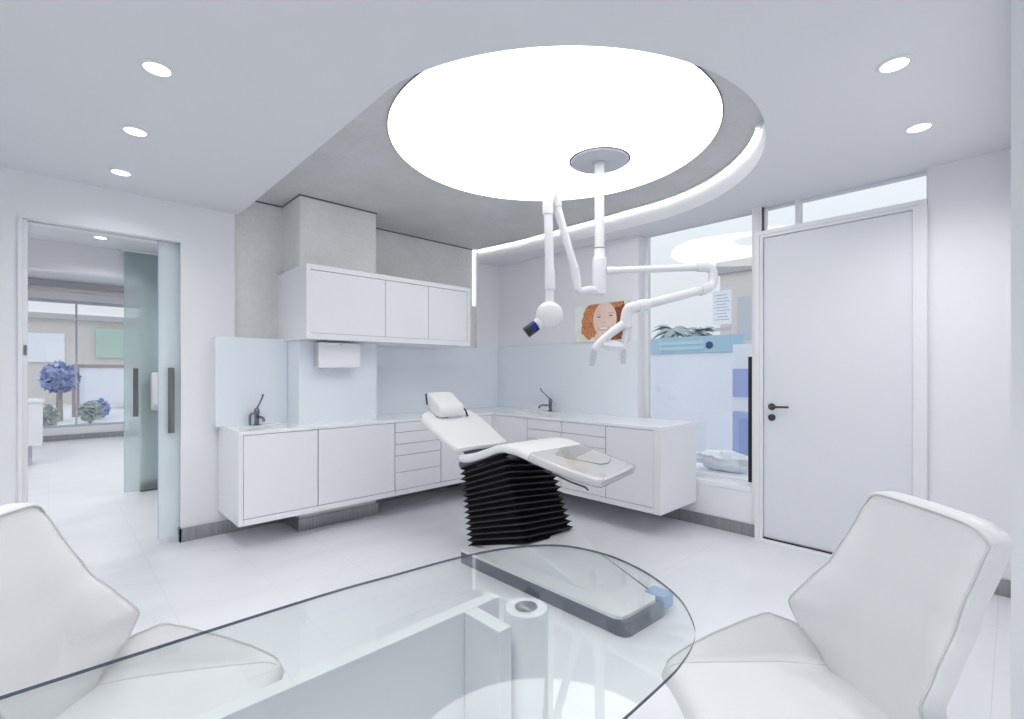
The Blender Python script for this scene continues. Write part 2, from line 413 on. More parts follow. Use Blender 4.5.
# metal plinths
b = MB()
b.box(.702, 1.46, 4.386, 4.40, 0, .10); b.box(.702, .714, 4.386, 4.46, 0, .10); b.box(2.142, 3.96, 4.386, 4.40, 0, .10)
structure('baseboard_back', b, 'steel', 'brushed steel plinth along the cabinet wall', 'baseboard')
b = MB(); b.box(1.449, 2.153, 4.014, 4.028, 0, .10); b.box(1.449, 1.462, 4.028, 4.386, 0, .10); b.box(2.14, 2.153, 4.028, 4.386, 0, .10)
structure('baseboard_pier', b, 'steel', 'brushed steel plinth around the pier below the cabinets', 'baseboard')
b = MB(); b.box(3.975, XW, 1.368, 4.385, 0, .095)
structure('baseboard_right', b, 'steel', 'brushed steel plinth below the tall window', 'baseboard')
structure('baseboard_door', MB().box(3.975, XW, 0.01, .345, 0, .095), 'steel', 'brushed steel plinth right of the white door', 'baseboard')
structure('baseboard_corridor', MB().box(.69, 4.0, 6.535, 6.55, 0, .10), 'basedark', 'dark plinth of the corridor wall', 'baseboard')
structure('baseboard_reception', MB().box(-3.1, 4.05, 12.43, 12.45, 0, .10), 'steel', 'grey plinth under the shop window', 'baseboard')

# opening trim at the left jamb
b = MB(); b.box(-.175, -.112, 4.43, 4.475, 0, 2.29, .004); b.box(-.155, -.135, 4.385, 4.43, 0, 2.29)
o = structure('trim_1', b, 'lam', 'white vertical jamb strip at the left of the doorway', 'trim')
h = MB(); h.box(-.128, -.116, 4.422, 4.43, 1.41, 1.47); h.box(-.125, -.108, 4.422, 4.432, .37, .43)
obj('hinge', h, 'dchrome', o)

# ------------------------------------------------------------------ sliding glass doors
def sliding_door(name, x0, x1, y, z0, z1, g, hx, hz0, hz1, hw, label):
    b = MB(); b.mi = 0; b.box(x0, x1, y, y + .012, z0, z1)
    b.mi = 1; b.box(x0 - .0025, x0, y - .0005, y + .0125, z0, z1)
    o = structure(name, b, [g, 'gedge'], label, 'door')
    h = MB(); h.box(hx, hx + hw, y - .045, y - .026, hz0, hz1, .003)
    for zz in (hz0 + .08, hz1 - .08): h.tube([(hx + hw / 2, y, zz), (hx + hw / 2, y - .03, zz)], .008)
    obj('door_handle', h, 'handle', o)
    return o
sliding_door('door_2', .585, 1.30, 4.485, .03, 2.33, 'dglass', .640, .83, 1.33, .04, 'pale frosted glass sliding door half pushed into the wall')
sliding_door('door_3', .555, 1.55, 6.50, .02, 2.57, 'gglass', .625, .82, 1.335, .045, 'greenish clear glass sliding door across the corridor')
t = MB(); t.box(.52, 2.6, 6.49, 6.525, 2.571, 2.585)
structure('trim_2', t, 'lam', 'slim metal top track of the corridor glass door', 'trim')

# ------------------------------------------------------------------ shop window (window_3)
b = MB()
for x in (-2.0, -.9, .345, 1.5, 2.7): b.box(x - .015, x + .015, 12.49, 12.53, .24, 2.66)
b.box(-3.1, 4.05, 12.48, 12.54, .24, .28); b.box(-3.1, 4.05, 12.48, 12.54, 2.60, 2.66)
o = structure('window_3', b, 'plasticg', 'shop window with slim posts at the far end of the front room', 'window')
obj('pane', MB().box(-3.1, 4.05, 12.505, 12.515, .28, 2.60), 'wglass', o)

# ------------------------------------------------------------------ right window
b = MB()
b.box(4.10, 4.15, 2.412, 2.449, .385, ZC); b.box(4.10, 4.15, 1.431, 1.459, .385, ZC); b.box(4.10, 4.15, 1.45, 2.412, .385, .40)
o = structure('window_1', b, 'lam', 'tall clear window between the picture and the white door', 'window')
g = MB(); g.box(4.121, 4.129, 1.45, 2.412, .40, ZC); obj('pane', g, 'wglass', o)
g = MB(); g.box(4.100, 4.136, 1.460, 1.500, .40, 1.42); obj('gasket', g, 'black', o)
structure('trim_sill', MB().box(3.985, 4.15, 1.431, 2.449, .345, .385, .004), 'corian', 'white window sill under the tall window', 'sill')

# ------------------------------------------------------------------ white door with transom
b = MB()
b.box(3.972, 4.10, 1.347, 1.394, 0, 2.335); b.box(3.972, 4.10, .401, .450, 0, 2.335); b.box(3.972, 4.10, .401, 1.394, 2.335, 2.380)
b.box(3.962, 3.972, 1.370, 1.402, 0, 2.355); b.box(3.962, 3.972, .378, .415, 0, 2.355); b.box(3.962, 3.972, .378, 1.402, 2.355, 2.384)
o = structure('door_1', b, 'lam', 'tall flush white door in a white frame with dark lever', 'door')
obj('door_leaf', MB().box(3.992, 4.04, .453, 1.344, .020, 2.332, .002), 'doorpaint', o)
g = MB(); g.box(3.978, 3.991, .453, 1.346, .0105, .019); obj('door_gap_shade', g, 'black', o)  # black strip painted in as the dark gap under the leaf
h = MB(); h.lathe([(.0, 0), (.026, 0), (.026, .008), (.022, .011), (0, .011)], (3.992, 1.286, 1.030), (-1, 0, 0), 28)
h.tube([(3.983, 1.286, 1.030), (3.947, 1.286, 1.030), (3.938, 1.280, 1.031), (3.936, 1.268, 1.032), (3.936, 1.155, 1.035)], .0085)
obj('door_handle', h, 'dark', o)
h = MB(); h.lathe([(.0, 0), (.026, 0), (.026, .008), (.022, .011), (0, .011)], (3.992, 1.286, .948), (-1, 0, 0), 28); h.box(3.975, 3.982, 1.283, 1.289, .938, .958)
obj('keyhole_rose', h, 'dark', o)
structure('trim_threshold', MB().box(3.95, 4.15, .40, 1.37, 0, .010), 'corian', 'white stone threshold under the white door', 'threshold')
b = MB()
b.box(4.0, 4.12, .377, .385, 2.385, ZC); b.box(4.0, 4.12, .385, 1.365, 2.381, 2.395)
b.box(4.02, 4.10, 1.105, 1.135, 2.395, ZC)
o = structure('window_2', b, 'lam', 'narrow transom window over the white door', 'window')
for (a, c) in ((1.135, 1.365), (.385, 1.105)): obj('pane', MB().box(4.056, 4.062, a, c, 2.395, ZC), 'wglass', o)
obj('gasket', MB().box(4.02, 4.045, 1.357, 1.365, 2.395, ZC), 'black', o)

# ------------------------------------------------------------------ glass splashbacks
def splash(name, b, label):
    tag(obj(name, b, 'splash'), label, 'splashback', 'pale blue glass splashbacks')
splash('glass_splashback', MB().box(.914, 1.449, 4.268, 4.280, .8703, 1.572, .001), 'pale blue glass splashback behind the sink nearest the doorway')
splash('glass_splashback', MB().box(1.450, 1.4605, 4.018, 4.267, .8703, 1.553, .001), 'narrow glass splashback on the left side of the pier')
splash('glass_splashback', MB().box(1.460, 2.139, 4.018, 4.028, .8703, 1.554, .001), 'pale glass splashback on the front of the pier behind the towel dispenser')
splash('glass_splashback', MB().box(2.146, 3.975, 4.388, 4.399, .8703, 1.578, .001), 'long pale blue glass splashback right of the pier')
splash('glass_splashback', MB().box(3.977, 3.987, 2.449, 4.386, .8703, 1.60, .001), 'pale blue glass splashback under the portrait picture')

# ------------------------------------------------------------------ worktop (L shape) with two sink cut-outs
ZT0, ZT1 = .845, .870
YF, XF = 3.80, 3.365
b = MB()
sL = (1.04, 1.40, 3.90, 4.14); sR = (3.50, 3.80, 3.20, 3.62)
b.box(.957, sL[0], YF, 4.399, ZT0, ZT1)
# left arm strips
b.box(sL[0], sL[1], YF, sL[2], ZT0, ZT1); b.box(sL[0], sL[1], sL[3], 4.399, ZT0, ZT1)
b.box(sL[1], 1.462, YF, 4.399, ZT0, ZT1); b.box(1.462, 2.14, YF, 4.0285, ZT0, ZT1); b.box(2.14, 3.988, YF, 4.399, ZT0, ZT1)
# right arm strips
b.box(XF, 3.988, sR[3], YF, ZT0, ZT1); b.box(XF, sR[0], sR[2], sR[3], ZT0, ZT1); b.box(sR[1], 3.988, sR[2], sR[3], ZT0, ZT1)
b.box(XF, 3.988, 1.872, sR[2], ZT0, ZT1)
tag(obj('worktop', b, 'corian'), 'white L-shaped worktop running over all the base cabinets', 'worktop')
def sink(x0, x1, y0, y1, label):
    b = MB(); d = .13; t = .008
    zt, zb = ZT0 - .001, ZT0 - d
    b.box(x0 - t, x0, y0 - t, y1 + t, zb, zt); b.box(x1, x1 + t, y0 - t, y1 + t, zb, zt)
    b.box(x0, x1, y0 - t, y0, zb, zt); b.box(x0, x1, y1, y1 + t, zb, zt); b.box(x0 - t, x1 + t, y0 - t, y1 + t, zb - t, zb)
    r = thing('sink', label, 'sink', ((x0 + x1) / 2, (y0 + y1) / 2, zb - t))
    obj('basin', b, 'corian', r)
    d = MB(); d.lathe([(0, 0), (.03, 0), (.03, .004), (.02, .006), (0, .004)], ((x0 + x1) / 2, (y0 + y1) / 2, zb)); obj('drain', d, 'chrome', r)
sink(*sL, 'white sink basin sunk in the worktop near the doorway')
sink(*sR, 'white sink basin sunk in the worktop under the portrait picture')

# ------------------------------------------------------------------ faucets
def faucet(x, y, ang, label):
    r = thing('faucet', label, 'faucet', (x, y, ZT1), 'elbow lever faucets')
    ca, sa = math.cos(ang), math.sin(ang)
    def p(f, l, z): return (x + f * ca - l * sa, y + f * sa + l * ca, ZT1 + z)
    b = MB(); b.lathe([(0, 0), (.026, 0), (.026, .006), (.017, .012), (.017, .085), (.021, .09), (.021, .125), (.012, .137), (0, .139)], (x, y, ZT1)); obj('body', b, 'dchrome', r)
    b = MB(); b.tube([p(.01, 0, .065), p(.06, 0, .068), p(.105, 0, .066), p(.122, 0, .056), p(.126, 0, .035)], .0105); obj('spout', b, 'dchrome', r)
    b = MB(); b.tube([p(0, 0, .132), p(.03, 0, .158), p(.10, 0, .225), p(.112, 0, .25)], [.007, .0065, .006, .008]); obj('lever', b, 'dchrome', r)
    b = MB(); b.tube([p(-.012, -.048, .0), p(-.012, -.048, .075), p(-.010, -.040, .092), p(-.004, -.015, .10)], .0095); obj('side_pipe', b, 'dchrome', r)
faucet(1.19, 4.205, -PI / 2 + .12, 'chrome faucet with long elbow lever by the sink near the doorway')
faucet(3.885, 3.46, PI - .55, 'chrome faucet with long elbow lever under the portrait picture')

# ------------------------------------------------------------------ base cabinets (floating)
Z0 = .195
GAP = .0045
def cabinet_y(x0, x1, fronts, label, yback, low=None, end=None, xb=None):
    """unit on the cabinet wall, facing -Y; fronts = list of (kind, x0, x1, z0, z1)"""
    r = thing('base_cabinet', label, 'cabinet', ((x0 + x1) / 2, 3.95, Z0), 'floating white base cabinets')
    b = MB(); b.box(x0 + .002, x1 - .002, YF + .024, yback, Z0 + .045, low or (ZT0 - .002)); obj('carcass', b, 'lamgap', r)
    b = MB(); b.box(x0, x1, YF + .002, yback, Z0, Z0 + .043)
    if xb: b.box(x1, xb, YF + .002, 4.01, Z0, Z0 + .043)
    obj('bottom_panel', b, 'lam', r)
    if end: b = MB(); b.box(end[0], end[1], YF + .002, 4.386, Z0, ZT0 - .0005); obj('side_panel', b, 'lam', r)
    for k, a, c, z0, z1 in fronts:
        b = MB(); b.box(a + GAP / 2, c - GAP / 2, YF + .005, YF + .023, z0 + GAP / 2, z1 - GAP / 2, .0012, 1); obj(k, b, 'lam', r)
def cabinet_x(y0, y1, fronts, label, low=None, end=None, post=False):
    r = thing('base_cabinet', label, 'cabinet', (3.6, (y0 + y1) / 2, Z0), 'floating white base cabinets')
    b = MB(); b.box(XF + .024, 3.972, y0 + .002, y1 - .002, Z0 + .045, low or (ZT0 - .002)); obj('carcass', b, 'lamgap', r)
    b = MB(); b.box(XF + .002, 3.972, y0, y1, Z0, Z0 + .043); obj('bottom_panel', b, 'lam', r)
    if end: b = MB(); b.box(XF + .002, 3.973, end[0], end[1], Z0, ZT0 - .0005); obj('side_panel', b, 'lam', r)
    if post: b = MB(); b.box(XF - .004, XF + .03, 3.798, 3.84, Z0, ZT0 - .0005); obj('corner_post', b, 'lam', r)
    for k, a, c, z0, z1 in fronts:
        b = MB(); b.box(XF + .005, XF + .023, a + GAP / 2, c - GAP / 2, z0 + GAP / 2, z1 - GAP / 2, .0012, 1); obj(k, b, 'lam', r)
ZD0, ZD1 = .240, .843
cabinet_y(.989, 1.446, [('door', .989, 1.521, ZD0, ZD1)], 'white one-door base cabinet under the sink nearest the doorway', 4.382, low=.69, end=(.957, .987), xb=1.5235)
cabinet_y(1.524, 2.203, [('door', 1.524, 2.203, ZD0, ZD1)], 'white one-door base cabinet in front of the pier', 4.010)
dr = [ZD0, .396, .547, .649, .755, ZD1]
cabinet_y(2.207, 2.698, [('drawer', 2.207, 2.698, dr[i], dr[i + 1]) for i in range(5)], 'white base cabinet of five drawers behind the dental chair headrest', 4.382)
cabinet_y(2.702, 3.36, [('door', 2.702, 3.36, ZD0, ZD1)], 'white one-door base cabinet in the corner of the counter', 4.382)
cabinet_x(3.306, 3.80, [('door', 3.306, 3.795, ZD0, ZD1)], 'white corner cabinet with plain front under the right-hand faucet', low=.69, post=True)
dz = [ZD0, .39, .52, .646, .742, ZD1]
cabinet_x(2.872, 3.303, [('drawer', 2.872, 3.303, dz[i], dz[i + 1]) for i in (4, 3)] + [('drawer', 2.872, 3.303, .44, .646), ('drawer', 2.872, 3.303, ZD0, .44)], 'white drawer cabinet below the right-hand faucet, behind the leg rest', low=.69)
cabinet_x(2.383, 2.868, [('drawer', 2.383, 2.868, dz[i], dz[i + 1]) for i in (4, 3)] + [('drawer', 2.383, 2.868, .44, .646), ('drawer', 2.383, 2.868, ZD0, .44)], 'white drawer cabinet just left of the end door of the right counter')
cabinet_x(1.9345, 2.379, [('door', 1.935, 2.379, ZD0, ZD1)], 'white one-door cabinet at the window end of the counter', end=(1.875, 1.9335))

# ------------------------------------------------------------------ wall cabinet
r = thing('wall_cabinet', 'long white wall cabinet with three doors in front of the grey pier', 'cabinet', (2.23, 4.1, 1.555))
b = MB()
b.box(1.421, 1.452, 3.78, 4.440, 1.555, 2.137, .001); b.box(3.008, 3.039, 3.78, 4.440, 1.555, 2.137, .001)
b.box(1.452, 2.142, 3.78, 4.012, 1.555, 1.600); b.box(2.142, 3.008, 3.78, 4.384, 1.580, 1.600); b.box(2.142, 3.008, 3.78, 4.384, 1.555, 1.580)
b.box(1.452, 2.142, 3.78, 4.026, 2.097, 2.137); b.box(2.142, 3.008, 3.78, 4.438, 2.097, 2.137)
obj('body', b, 'lam', r)
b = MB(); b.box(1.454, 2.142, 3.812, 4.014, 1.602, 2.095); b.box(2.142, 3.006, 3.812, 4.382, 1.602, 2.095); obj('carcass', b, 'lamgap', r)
for a, c in ((1.453, 2.100), (2.103, 2.545), (2.548, 3.007)):
    b = MB(); b.box(a + .001, c - .001, 3.790, 3.811, 1.603, 2.094, .001, 1); obj('door', b, 'lam', r)

# ------------------------------------------------------------------ towel dispenser
r = thing('towel_dispenser', 'white paper towel dispenser hung on the pier below the wall cabinet', 'dispenser', (1.745, 3.97, 1.33))
b = MB(); b.box(1.571, 1.919, 3.925, 4.0175, 1.335, 1.540, .006); obj('body', b, 'plasticg', r)
b = MB(); b.box(1.564, 1.926, 3.895, 3.926, 1.330, 1.540, .010); obj('cover', b, 'lam', r)
b = MB(); b.box(1.735, 1.755, 3.890, 3.8955, 1.518, 1.530); obj('lock', b, 'plasticg', r)

# ------------------------------------------------------------------ portrait picture
r = thing('picture', 'portrait picture of a smiling woman with curly red hair on the white wall', 'picture', (3.97, 2.86, 1.60))
PY0, PY1, PZ0, PZ1 = 3.188, 2.535, 1.600, 1.985
b = MB(); b.box(3.955, 3.976, PY1, PY0, PZ0, PZ1, .002); obj('picture_frame', b, 'monframe', r)
def pp(u, v, k): return (3.9545 - .0004 * k, PY0 + (PY1 - PY0) * u, PZ0 + (PZ1 - PZ0) * v)
def blob(b, mi, cu, cv, ru, rv, k, n=28, wob=0.0, seed=0, a0=0, a1=2 * PI, clip=True):
    rnd = random.Random(seed); b.mi = mi; pts = []
    for i in range(n):
        a = a0 + (a1 - a0) * i / n; q = 1 + wob * (rnd.random() - .5) * 2
        u = min(.985, max(.015, cu + ru * q * math.cos(a))); v = min(.975, max(.025, cv + rv * q * math.sin(a)))
        pts.append(pp(u, v, k))
    b.poly(pts)
b = MB(); b.mi = 0; b.poly([pp(.012, .02, 0), pp(.988, .02, 0), pp(.988, .98, 0), pp(.012, .98, 0)])
blob(b, 1, .36, .55, .20, .42, 1, 34, .10, 3); blob(b, 1, .45, .86, .22, .16, 2, 24, .08, 4); blob(b, 1, .30, .34, .16, .26, 3, 26, .14, 5)
blob(b, 3, .86, .60, .13, .42, 4, 30, .12, 6); blob(b, 3, .76, .20, .16, .22, 5, 26, .12, 8); blob(b, 1, .70, .93, .22, .10, 6, 22, .1, 9)
blob(b, 2, .56, .10, .16, .18, 7, 24)
blob(b, 2, .59, .56, .215, .44, 8, 36)
blob(b, 4, .485, .635, .036, .017, 9, 16); blob(b, 4, .70, .645, .036, .017, 10, 16)
blob(b, 7, .48, .70, .055, .010, 11, 14); blob(b, 7, .705, .71, .055, .010, 12, 14)
blob(b, 5, .575, .33, .105, .055, 13, 20); blob(b, 6, .575, .335, .08, .030, 14, 18)
blob(b, 5, .59, .475, .028, .012, 15, 12)
obj('portrait_print', b, ['pbg', 'phair', 'pskin', 'pdark', 'peye', 'plip', 'pteeth', 'pbrow'], r)

# ------------------------------------------------------------------ light panel, cove light, downlights
DC = (2.288, 2.036); DR = 1.0
r = thing('ceiling_light_panel', 'very large round white luminous ceiling panel over the dental chair', 'light', (DC[0], DC[1], ZR))
b = MB(); b.lathe([(0, -.006), (DR, -.006), (DR, 0)], (DC[0], DC[1], ZR - .001), n=128); obj('diffuser', b, 'disc', r)
b = MB(); b.lathe([(DR + .001, -.0045), (DR + .007, -.0045), (DR + .007, 0), (DR + .001, 0), (DR + .001, -.0045)], (DC[0], DC[1], ZR - .001), n=128); obj('rim_shadow_gap', b, 'dchrome', r)  # dark ring drawn in as the shadow gap round the panel

# LED tape along the right-hand inside of the slot, and down the end of the plaster
b = MB()
cx, cy, R = 2.42, 2.19, 1.31 - .004
pts = [(cx + R, 4.395)] + [(cx + R * math.cos(a), cy + R * math.sin(a)) for a in [-(k / 40) * math.radians(62) for k in range(41)]]
def inn(w): return [(cx + R - .08 - w, 4.395), (cx + R - w, 3.70)] + [(cx + (R - w) * math.cos(a), cy + (R - w) * math.sin(a)) for a in [-(k / 40) * math.radians(62) for k in range(41)]]
rail = thing('cove_light', 'white cove light strip along the inside edge of the ceiling slot', 'light', (3.7, 2.19, ZR - .02))
rows = [(.030, ZR - .0005), (.034, ZR - .0005), (.034, ZR - .014), (.030, ZR - .014), (.030, ZR - .0005)]
b.grid([[(x, y, z) for x, y in inn(w)] for w, z in rows], False); obj('housing', b, 'plastic', rail)
b = MB(); b.grid([[(x, y, z) for x, y in inn(w)] for w, z in [(.0292, ZR - .001), (.0292, ZR - .0135)]], False); obj('led_tape', b, 'led', rail)
tag(obj('wall_light_strip', MB().box(3.600, 3.638, 4.4315, 4.4405, 2.08, ZR - .002), 'ledw'), 'vertical white light strip beside the wall cabinet end', 'light')

DL = []
def downlight(x, y, z, label, power):
    r = thing('downlight', label, 'downlight', (x, y, z), 'recessed round ceiling downlights')
    b = MB(); b.lathe([(.048, -.0065), (.058, -.006), (.064, -.001), (.064, 0), (.048, 0), (.048, -.0065)], (x, y, z - .0005), n=36); obj('trim_ring', b, 'plastic', r)
    b = MB(); b.lathe([(0, -.003), (.0475, -.003), (.0475, 0), (0, 0)], (x, y, z - .0005), n=32); obj('lens', b, 'lens', r)
    DL.append((x, y, z, power))
for lab, x, y in (('lone round downlight of the left row nearest the top of the picture', .323, 2.51),
                  ('middle downlight of the left row of three', .323, 3.246),
                  ('downlight of the left row nearest the doorway wall', .323, 3.98),
                  ('larger-looking upper downlight of the right-hand pair above the door', 2.543, .347),
                  ('lower downlight of the right-hand pair, closest to the transom window', 3.293, .347)):
    downlight(x, y, ZC, lab.replace('lone round', 'round'), .4 if y > 3.9 else 1)
downlight(.338, 6.05, 2.585, 'downlight in the corridor ceiling seen through the doorway', 1)
downlight(1.0, 9.2, 3.0, 'downlight in the far front room ceiling, seen through the doorway', 1)
for x, y in ((.323, 1.77), (.323, 1.03), (.323, .29), (-1.2, 2.5), (-1.2, 1.0), (-1.2, -.6), (1.04, .347 - 1.3), (2.5, -1.1)):
    DL.append((x, y, ZC, 1))  # added lamps out of view, no fittings modelled, for fill light

# ------------------------------------------------------------------ ceiling pole, operating lamp, x-ray arm
PX, PYY = 2.70, 1.957
r = thing('equipment_pole', 'white ceiling pole with grey round mount hanging from the light panel', 'pole', (PX, PYY, 1.82))
b = MB(); b.lathe([(0, -.022), (.185, -.022), (.193, -.018), (.195, -.008), (0, -.008)], (PX, PYY, ZR), n=64); obj('mount_plate', b, 'plasticg', r)
b = MB(); b.lathe([(0, -.009), (.206, -.009), (.206, -.0075), (0, -.0075)], (PX, PYY, ZR), n=64); obj('mount_gap', b, 'basedark', r)
b = MB(); b.lathe([(.034, 0), (.046, 0), (.046, -.012), (.034, -.014), (.034, 0)], (PX, PYY, ZR - .0225), n=32); obj('collar', b, 'plasticg', r)
b = MB(); b.tube([(PX, PYY, 2.724), (PX, PYY, 2.05)], .0325, 28); obj('pole', b, 'plastic', r)
b = MB(); b.lathe([(0, 1.823), (.035, 1.823), (.046, 1.826), (.048, 1.835), (.048, 2.06), (.044, 2.075), (.036, 2.085), (.036, 2.135), (.033, 2.137)], (PX, PYY, 0), n=36); obj('sleeve', b, 'plastic', r)
b = MB(); b.lathe([(.0335, 2.138), (.0345, 2.138), (.0345, 2.142), (.0335, 2.142), (.0335, 2.138)], (PX, PYY, 0), n=28); obj('joint_ring', b, 'dchrome', r)

def bend(p, q, c, n=8):
    """quadratic corner from p over c to q"""
    p, q, c = Vector(p), Vector(q), Vector(c)
    return [tuple((1 - t) ** 2 * p + 2 * t * (1 - t) * c + t * t * q) for t in [k / n for k in range(n + 1)]]
# operating lamp
A0 = Vector((PX, PYY, 1.985)); A1 = Vector((3.125, 1.363, 1.985)); d1 = (A1 - A0).normalized()
A2 = Vector((3.125, 1.363, 1.853)); A3 = Vector((2.549, 1.574, 1.689)); d2 = (A3 - A2).normalized()
r = thing('operating_lamp', 'white dental operating lamp on a jointed arm right of the pole', 'lamp', tuple(A0))
b = MB(); b.tube([A0 + d1 * .049, A0 + d1 * .10], .027, 20); b.tube([A0 + d1 * .06, A1 - d1 * .09], .0235, 20); obj('swing_arm', b, 'plastic', r)
b = MB(); b.tube([A1 - d1 * .10] + bend(A1 - d1 * .07, A1 - Vector((0, 0, .05)), A1) + bend(A2 + Vector((0, 0, .05)), A2 + d2 * .07, A2 - Vector((0, 0, .0)))[1:], .031, 22); obj('elbow', b, 'plastic', r)
b = MB(); b.tube([A2 + d2 * .06, A2 + d2 * .08, A2 + d2 * .12], [.031, .036, .036], 22); b.tube([A2 + d2 * .10, A3 - d2 * .07], .028, 22); b.tube([A3 - d2 * .09, A3 - d2 * .06, A3 - d2 * .0], [.028, .037, .037], 22); obj('spring_arm', b, 'plastic', r)
def ptx(px, py, d):
    c0, s0 = math.cos(math.radians(46.25)), math.sin(math.radians(46.25))
    a, u = (px - 512) / 481, (371.5 - py) / 481
    return Vector(((c0 + a * s0) * d, (s0 - a * c0) * d, 1.3 + u * d))
def smooth_pts(P, n=6):
    out = []; P = [Vector(p) for p in P]
    for i in range(len(P) - 1):
        p0 = P[max(0, i - 1)]; p1 = P[i]; p2 = P[i + 1]; p3 = P[min(len(P) - 1, i + 2)]
        for k in range(n):
            t = k / n
            out.append(.5 * ((2 * p1) + (-p0 + p2) * t + (2 * p0 - 5 * p1 + 4 * p2 - p3) * t * t + (-p0 + 3 * p1 - 3 * p2 + p3) * t ** 3))
    out.append(P[-1]); return out
LD = 2.88
K = lambda x, y, d=0: ptx(x, y, LD + d)
b = MB(); b.tube(smooth_pts([A3 - d2 * .02, K(631, 308), K(627.5, 312), K(626, 320), K(626, 328)]), [.032] * 4 + [.034] * 21, 18); obj('neck', b, 'plastic', r)
b = MB(); b.tube(smooth_pts([K(625.5, 322), K(618, 328, -.01), K(606, 337, -.03), K(598, 345, -.04), K(594.5, 350, -.04)]), [.026] * 10 + [.023] * 15, 16)
b.tube(smooth_pts([K(626.5, 326), K(626, 336), K(624.5, 344), K(623, 349)]), .022, 16)
obj('yoke', b, 'plastic', r)
b = MB()
hc = (K(598, 344, -.03) + K(625, 347)) / 2; hx = (K(625, 347) - K(598, 344, -.03)) / 2
nrm = Vector((.55, .30, -.75)).normalized(); side = hx.normalized(); upv = side.cross(nrm).normalized()
P = []
for kk, (rr, hh) in enumerate([(0, .018), (.6, .02), (.92, .014), (1.0, 0), (.95, -.018), (.7, -.026), (0, -.03)]):
    P.append([tuple(hc + side * (hx.length * 1.05 * rr * math.cos(2 * PI * j / 36)) + upv * (.035 * rr * math.sin(2 * PI * j / 36)) + nrm * hh) for j in range(36)])
b.grid(P, True, True); obj('lamp_head', b, 'plastic', r)
b = MB(); P = []
for kk, (rr, hh) in enumerate([(0, .024), (.5, .024), (.55, .019)]):
    P.append([tuple(hc + side * (hx.length * rr * math.cos(2 * PI * j / 24)) + upv * (.03 * rr * math.sin(2 * PI * j / 24)) + nrm * hh) for j in range(24)])
b.grid(P, True, True); obj('lens', b, 'plasticg', r)
for (xa, ya, xb, yb, dd) in ((594.5, 349, 591.5, 366, -.04), (623.5, 348, 623, 364, 0)):
    b = MB(); b.tube([K(xa, ya, dd), K((xa + xb) / 2, (ya + yb) / 2, dd), K(xb, yb, dd)], [.016, .019, .014], 16); obj('handle', b, 'film', r)

# x-ray arm
r = thing('xray_unit', 'white dental x-ray head on a folded arm left of the pole', 'x-ray unit', (PX, PYY, 1.845))
E0 = ptx(577, 291, 3.16); E1 = ptx(575, 270, 3.15); E2 = ptx(556.5, 205, 3.10); E3 = ptx(548, 205, 3.05); E4 = ptx(550, 283, 3.05); E5 = ptx(549.5, 315, 3.05)
S0 = Vector((PX, PYY, 1.848)); dd = (E0 - S0); dd.z = 0; dd.normalize()
b = MB(); b.tube([S0 + dd * .046, S0 + dd * .1, E0 - dd * .035] + bend(E0 - dd * .03, E0 + Vector((0, 0, .03)), E0)[1:] + [E0 + Vector((0, 0, .06)), E1], [.026, .026, .026] + [.027] * 8 + [.029, .029], 20); obj('swing_arm', b, 'plastic', r)
b = MB(); b.tube([E1, E1 + (E2 - E1) * .08], [.031, .028], 20); b.tube([E1 + (E2 - E1) * .03, E2], [.025, .026], 20); obj('spring_arm', b, 'plastic', r)
tp = (E2 + E3) / 2 + Vector((0, 0, .075))
b = MB(); b.tube(smooth_pts([E2 - (E2 - E1) * .03, E2, E2 * .75 + tp * .25 + Vector((0, 0, .018)), tp, E3 * .75 + tp * .25 + Vector((0, 0, .018)), E3, E3 - Vector((0, 0, .06))], 5), .034, 20); obj('elbow', b, 'plastic', r)
b = MB(); b.tube([E3, E4 + (E3 - E4) * .15], .028, 20); b.tube([E4 + (E3 - E4) * .2, E4 + (E3 - E4) * .12, E4 - (E3 - E4) * .08], [.029, .033, .033], 20); b.tube([E4, E5 + Vector((0, 0, .07))], .027, 20); obj('fore_arm', b, 'plastic', r)
vdir = Vector((-E5.x, -E5.y, 0)).normalized()
b = MB(); b.lathe([(0, .060), (.05, .058), (.074, .046), (.082, .03), (.085, .01), (.085, -.02), (.078, -.045), (.06, -.06), (0, -.065)], tuple(E5), tuple(vdir), 40); obj('xray_head', b, 'plastic', r)
T1 = ptx(536.5, 325, 3.04); T0 = E5 + (T1 - E5) * .35; T2 = ptx(526, 333, 3.04)
b = MB(); b.tube([T0, T1], [.045, .034], 24); obj('collimator', b, 'plastic', r)
b = MB(); b.tube([T1, T1 + (T2 - T1) * .48], .036, 24); obj('cone_band', b, 'navy', r)
b = MB(); b.tube([T1 + (T2 - T1) * .48, T2], .036, 24); obj('cone_tip', b, 'black', r)

